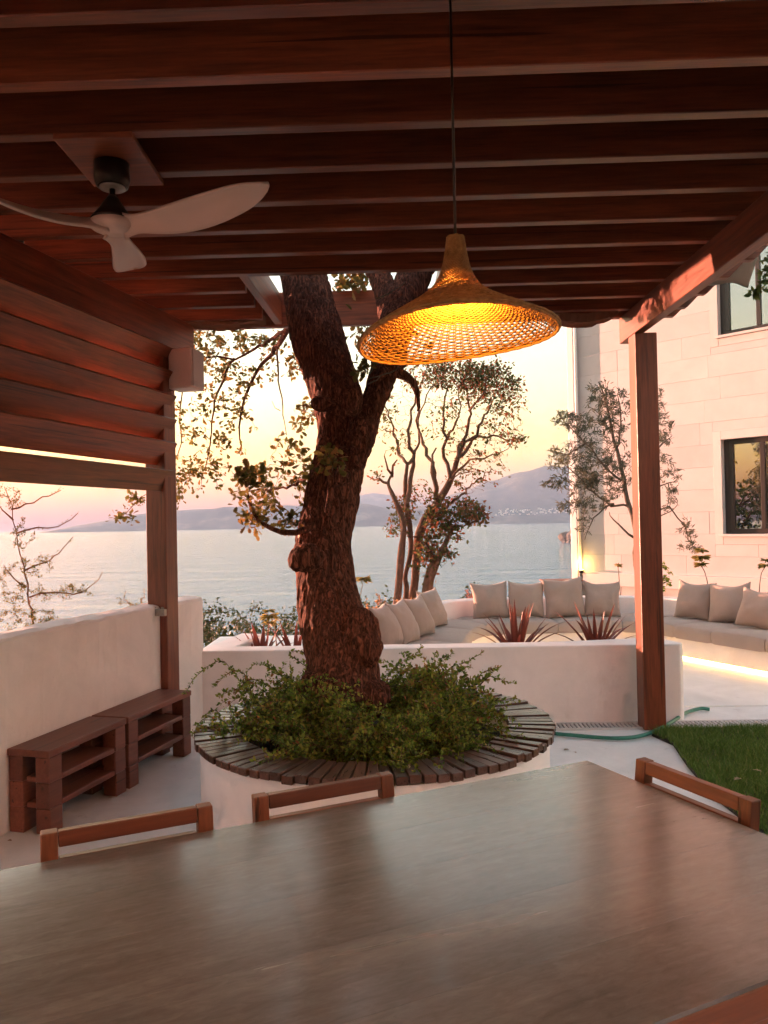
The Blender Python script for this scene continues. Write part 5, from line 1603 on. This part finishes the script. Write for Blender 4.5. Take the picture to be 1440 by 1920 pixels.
flax(1118, 1206, 6.2, 20, .48, 'right bronze flax plant just left of the right post')
flax(490, 1215, 6.3, 14, .34, 'bronze flax plant over the planter wall left of the oak')
flax(835, 1212, 6.15, 6, .16, 'small young flax shoot between oak and big flax plant')
flax(552, 1214, 6.25, 10, .36, 'bronze flax plant hard against the left of the oak trunk')
flax(1046, 1214, 6.15, 7, .12, 'low flattened flax rosette between the two big flax plants')

# ------------------------------------------------------------------ whorled umbel plants
LEAF_U = leafmat('umbel_leaves', [(0, (.16, .15, .04)), (.6, (.27, .22, .07)), (1, (.36, .25, .09))], .45)
def umbel(pts, D, r, label, whorls=((0, 1.0),), col=LEAF_U):
    P_ = [W(x, y, D) for x, y in pts]
    P_[0].z = .2
    t = empty('umbel_plant', P_[0], 0, label, 'plant', 'tall umbel plants round the lounge')
    mb = MB(); q = resample(P_, .05); mb.tube(q, taper(len(q), .008, .004), 6)
    o = mb.build('stem', M['bark3'], t, smooth=True); o.matrix_parent_inverse = parent_inv(t)
    Pp, Dd, Ss = [], [], []
    for dz, k in whorls:
        c = P_[-1] + Vector((0, 0, dz))
        for i in range(16):
            a = rng.uniform(0, 6.28)
            for j in range(3):
                Pp.append(np.array(c)); Dd.append((math.cos(a + j * .1), math.sin(a + j * .1), rng.uniform(-.45, .35))); Ss.append(r * k * rng.uniform(.7, 1.1))
    o = leaf_mesh('whorl', Pp, Dd, Ss, T_SLIM, col, t, 1.3, flat=1.0); o.matrix_parent_inverse = parent_inv(t)
umbel([(1338, 1118), (1325, 1085), (1315, 1060), (1315, 1045)], 9.0, .11, 'yellow green umbel plant behind the middle pillow of the right arm', ((0, 1), (.09, .8), (-.08, .9)))
umbel([(1418, 1125), (1425, 1090), (1430, 1070), (1436, 1060)], 8.6, .09, 'umbel plant at the right picture edge behind the pillows', ((0, 1), (.06, .7)))
umbel([(670, 1150), (675, 1120), (682, 1085)], 10.8, .13, 'pale umbel flower standing right of the oak trunk above the sea')
umbel([(520, 1200), (515, 1175), (505, 1155)], 7.0, .10, 'yellow umbel plant above the planter wall left of the oak', ((0, 1), (-.06, .9), (.05, .6)))
umbel([(1165, 1110), (1160, 1075), (1158, 1060)], 9.9, .07, 'thin dry umbel peeping out left of the right post')
# low dry flowers in front of the slender tree
LEAF_DRY = leafmat('dry_orange_flowers', [(0, (.24, .12, .06)), (1, (.42, .24, .12))], .4)
def lowplant(px, py, D, r, n, label, mat):
    c = W(px, py, D); t = empty('flowering_plant', (c.x, c.y, .2), 0, label, 'plant', 'low flowering plants behind the lounge')
    tw = Twigs(); tw.limb([(c.x, c.y, .18), (c.x, c.y, max(.26, c.z))], .008, .004, .05, 4)
    tw.grow([tuple(np.array(c) + rng.normal(size=3) * r * .5) for _ in range(n)], .002, 4, .5, .05, 3)
    o = tw.mb.build('stem', M['bark2'], t); o.matrix_parent_inverse = parent_inv(t)
    Pp, Dd, Ss = tw.leaves(10, .012, .04, .6); o = leaf_mesh('petals', Pp, Dd, Ss, T_OVAL, mat, t); o.matrix_parent_inverse = parent_inv(t)
lowplant(720, 1150, 9.2, .2, 30, 'dry orange flowers behind the first left-arm pillow', LEAF_DRY)
lowplant(692, 1160, 9.2, .16, 20, 'dry orange flowers beside the oak trunk bulge', LEAF_DRY)
lowplant(755, 1140, 9.3, .14, 16, 'dry orange flowers at the foot of the slender tree', LEAF_DRY)
lowplant(885, 1118, 9.7, .08, 10, 'pink blossom at the left end of the back row', leafmat('pink_petals', [(0, (.4, .16, .14)), (1, (.55, .3, .25))], .4))
lowplant(1228, 1080, 9.3, .2, 34, 'leafy green plant against the house right of the post', LEAF_AB)

# ------------------------------------------------------------------ lawn
lp_ = [(1.83, -1.2), (1.80, 2.5), (1.73, 3.6), (1.72, 4.1), (1.78, 4.6), (1.86, 5.05), (1.80, 5.28), (1.95, 5.40), (6.3, 5.34), (6.3, -1.2)]
tag(prism(lp_, -.05, .018).build('lawn_soil', M['soil']), 'soil under the lawn', kind='structure')
from mathutils.geometry import intersect_point_line
LP = np.array(lp_)
def inside(x, y):
    c = False; j = len(LP) - 1
    for i in range(len(LP)):
        if ((LP[i][1] > y) != (LP[j][1] > y)) and (x < (LP[j][0] - LP[i][0]) * (y - LP[i][1]) / (LP[j][1] - LP[i][1]) + LP[i][0]): c = not c
        j = i
    return c
NB = 90000
gx = np.where(rng.random(NB) < .85, rng.uniform(1.7, 3.3, NB), rng.uniform(1.7, 6.3, NB)); gy = np.where(rng.random(NB) < .9, rng.uniform(2.6, 5.42, NB), rng.uniform(-1, 5.42, NB))
ok = np.array([inside(a, b_) for a, b_ in zip(gx, gy)])
gx, gy = gx[ok] + rng.normal(0, .008, ok.sum()), gy[ok] + rng.normal(0, .006, ok.sum()); n = len(gx)
h = rng.uniform(.02, .048, n) * (1 + .35 * np.sin(gx * 9) * np.sin(gy * 7)); a = rng.uniform(0, 6.28, n); w = rng.uniform(.0012, .0024, n)
lean = rng.normal(0, .5, (n, 2)) * h[:, None]
sx, sy = np.cos(a) * w, np.sin(a) * w
z0 = np.full(n, .017)
V = np.stack([np.stack([gx - sx, gy - sy, z0], 1), np.stack([gx + sx, gy + sy, z0], 1), np.stack([gx + lean[:, 0] * .4 + sx * .8, gy + lean[:, 1] * .4 + sy * .8, z0 + h * .6], 1), np.stack([gx + lean[:, 0] * .4 - sx * .8, gy + lean[:, 1] * .4 - sy * .8, z0 + h * .6], 1), np.stack([gx + lean[:, 0], gy + lean[:, 1], z0 + h], 1)], 1)
f4 = np.array([0, 1, 2, 3]); f3 = np.array([3, 2, 4])
idx = np.concatenate([np.concatenate([f4, f3])[None] + 5 * np.arange(n)[:, None]]).ravel()
tot_ = np.tile([4, 3], n)
o = fast_mesh('lawn', V.reshape(-1, 3), idx, tot_, leafmat('grass_blades', [(0, (.07, .135, .022)), (.6, (.13, .225, .036)), (.92, (.2, .265, .06)), (1, (.34, .29, .13))], .4))
tag(o, 'short green lawn at the right of the terrace', 'lawn', kind='stuff')

# ------------------------------------------------------------------ fallen leaves
LEAF_F = leafmat('fallen_dry_leaf', [(0, (.2, .12, .07)), (1, (.38, .27, .18))], .15)
def fallen(px, py, z, label, size=.07):
    c = WZ(px, py, z)
    a = rng.uniform(0, 6.28)
    o = leaf_mesh('fallen_leaf', [(0, 0, 0)], [(math.cos(a), math.sin(a), .08)], [size], T_OAK, LEAF_F, None, flat=8)
    o.location = c
    tag(o, label, 'leaf', 'fallen dry leaves')
fallen(1376, 1463, .055, 'larger dry brown leaf lying on the lawn')
fallen(1410, 1443, .055, 'smaller dry leaf lying on the lawn farther back', .05)
fallen(1068, 1405, .006, 'dry leaf crumbs on the terrace between planter and table', .04)
fallen(1080, 1412, .006, 'second dry leaf crumb on the terrace right of the first', .035)
fallen(940, 1390, .452, 'dry leaf lying on the slats at the right of the planter', .045)
fallen(930, 1384, .452, 'small dry leaf beside another on the planter slats', .035)
fallen(112, 1550, .006, 'dry leaf on the floor at the near leg of the shelf bench', .05)
fallen(22, 1577, .006, 'tiny dry leaf on the floor at the left picture edge', .03)

# foliage and twigs are too small to pick apart one by one
SMALL_PIECES = ('leaves', 'foliage', 'petals', 'twig', 'bare_twig', 'branch', 'stem', 'blossom', 'young_shoots', 'whorl', 'crown', 'grate_bars', 'stake', 'weave')
for o in sc.objects:
    if o.parent is not None and o.name.split('.')[0] in SMALL_PIECES: o['kind'] = 'stuff'
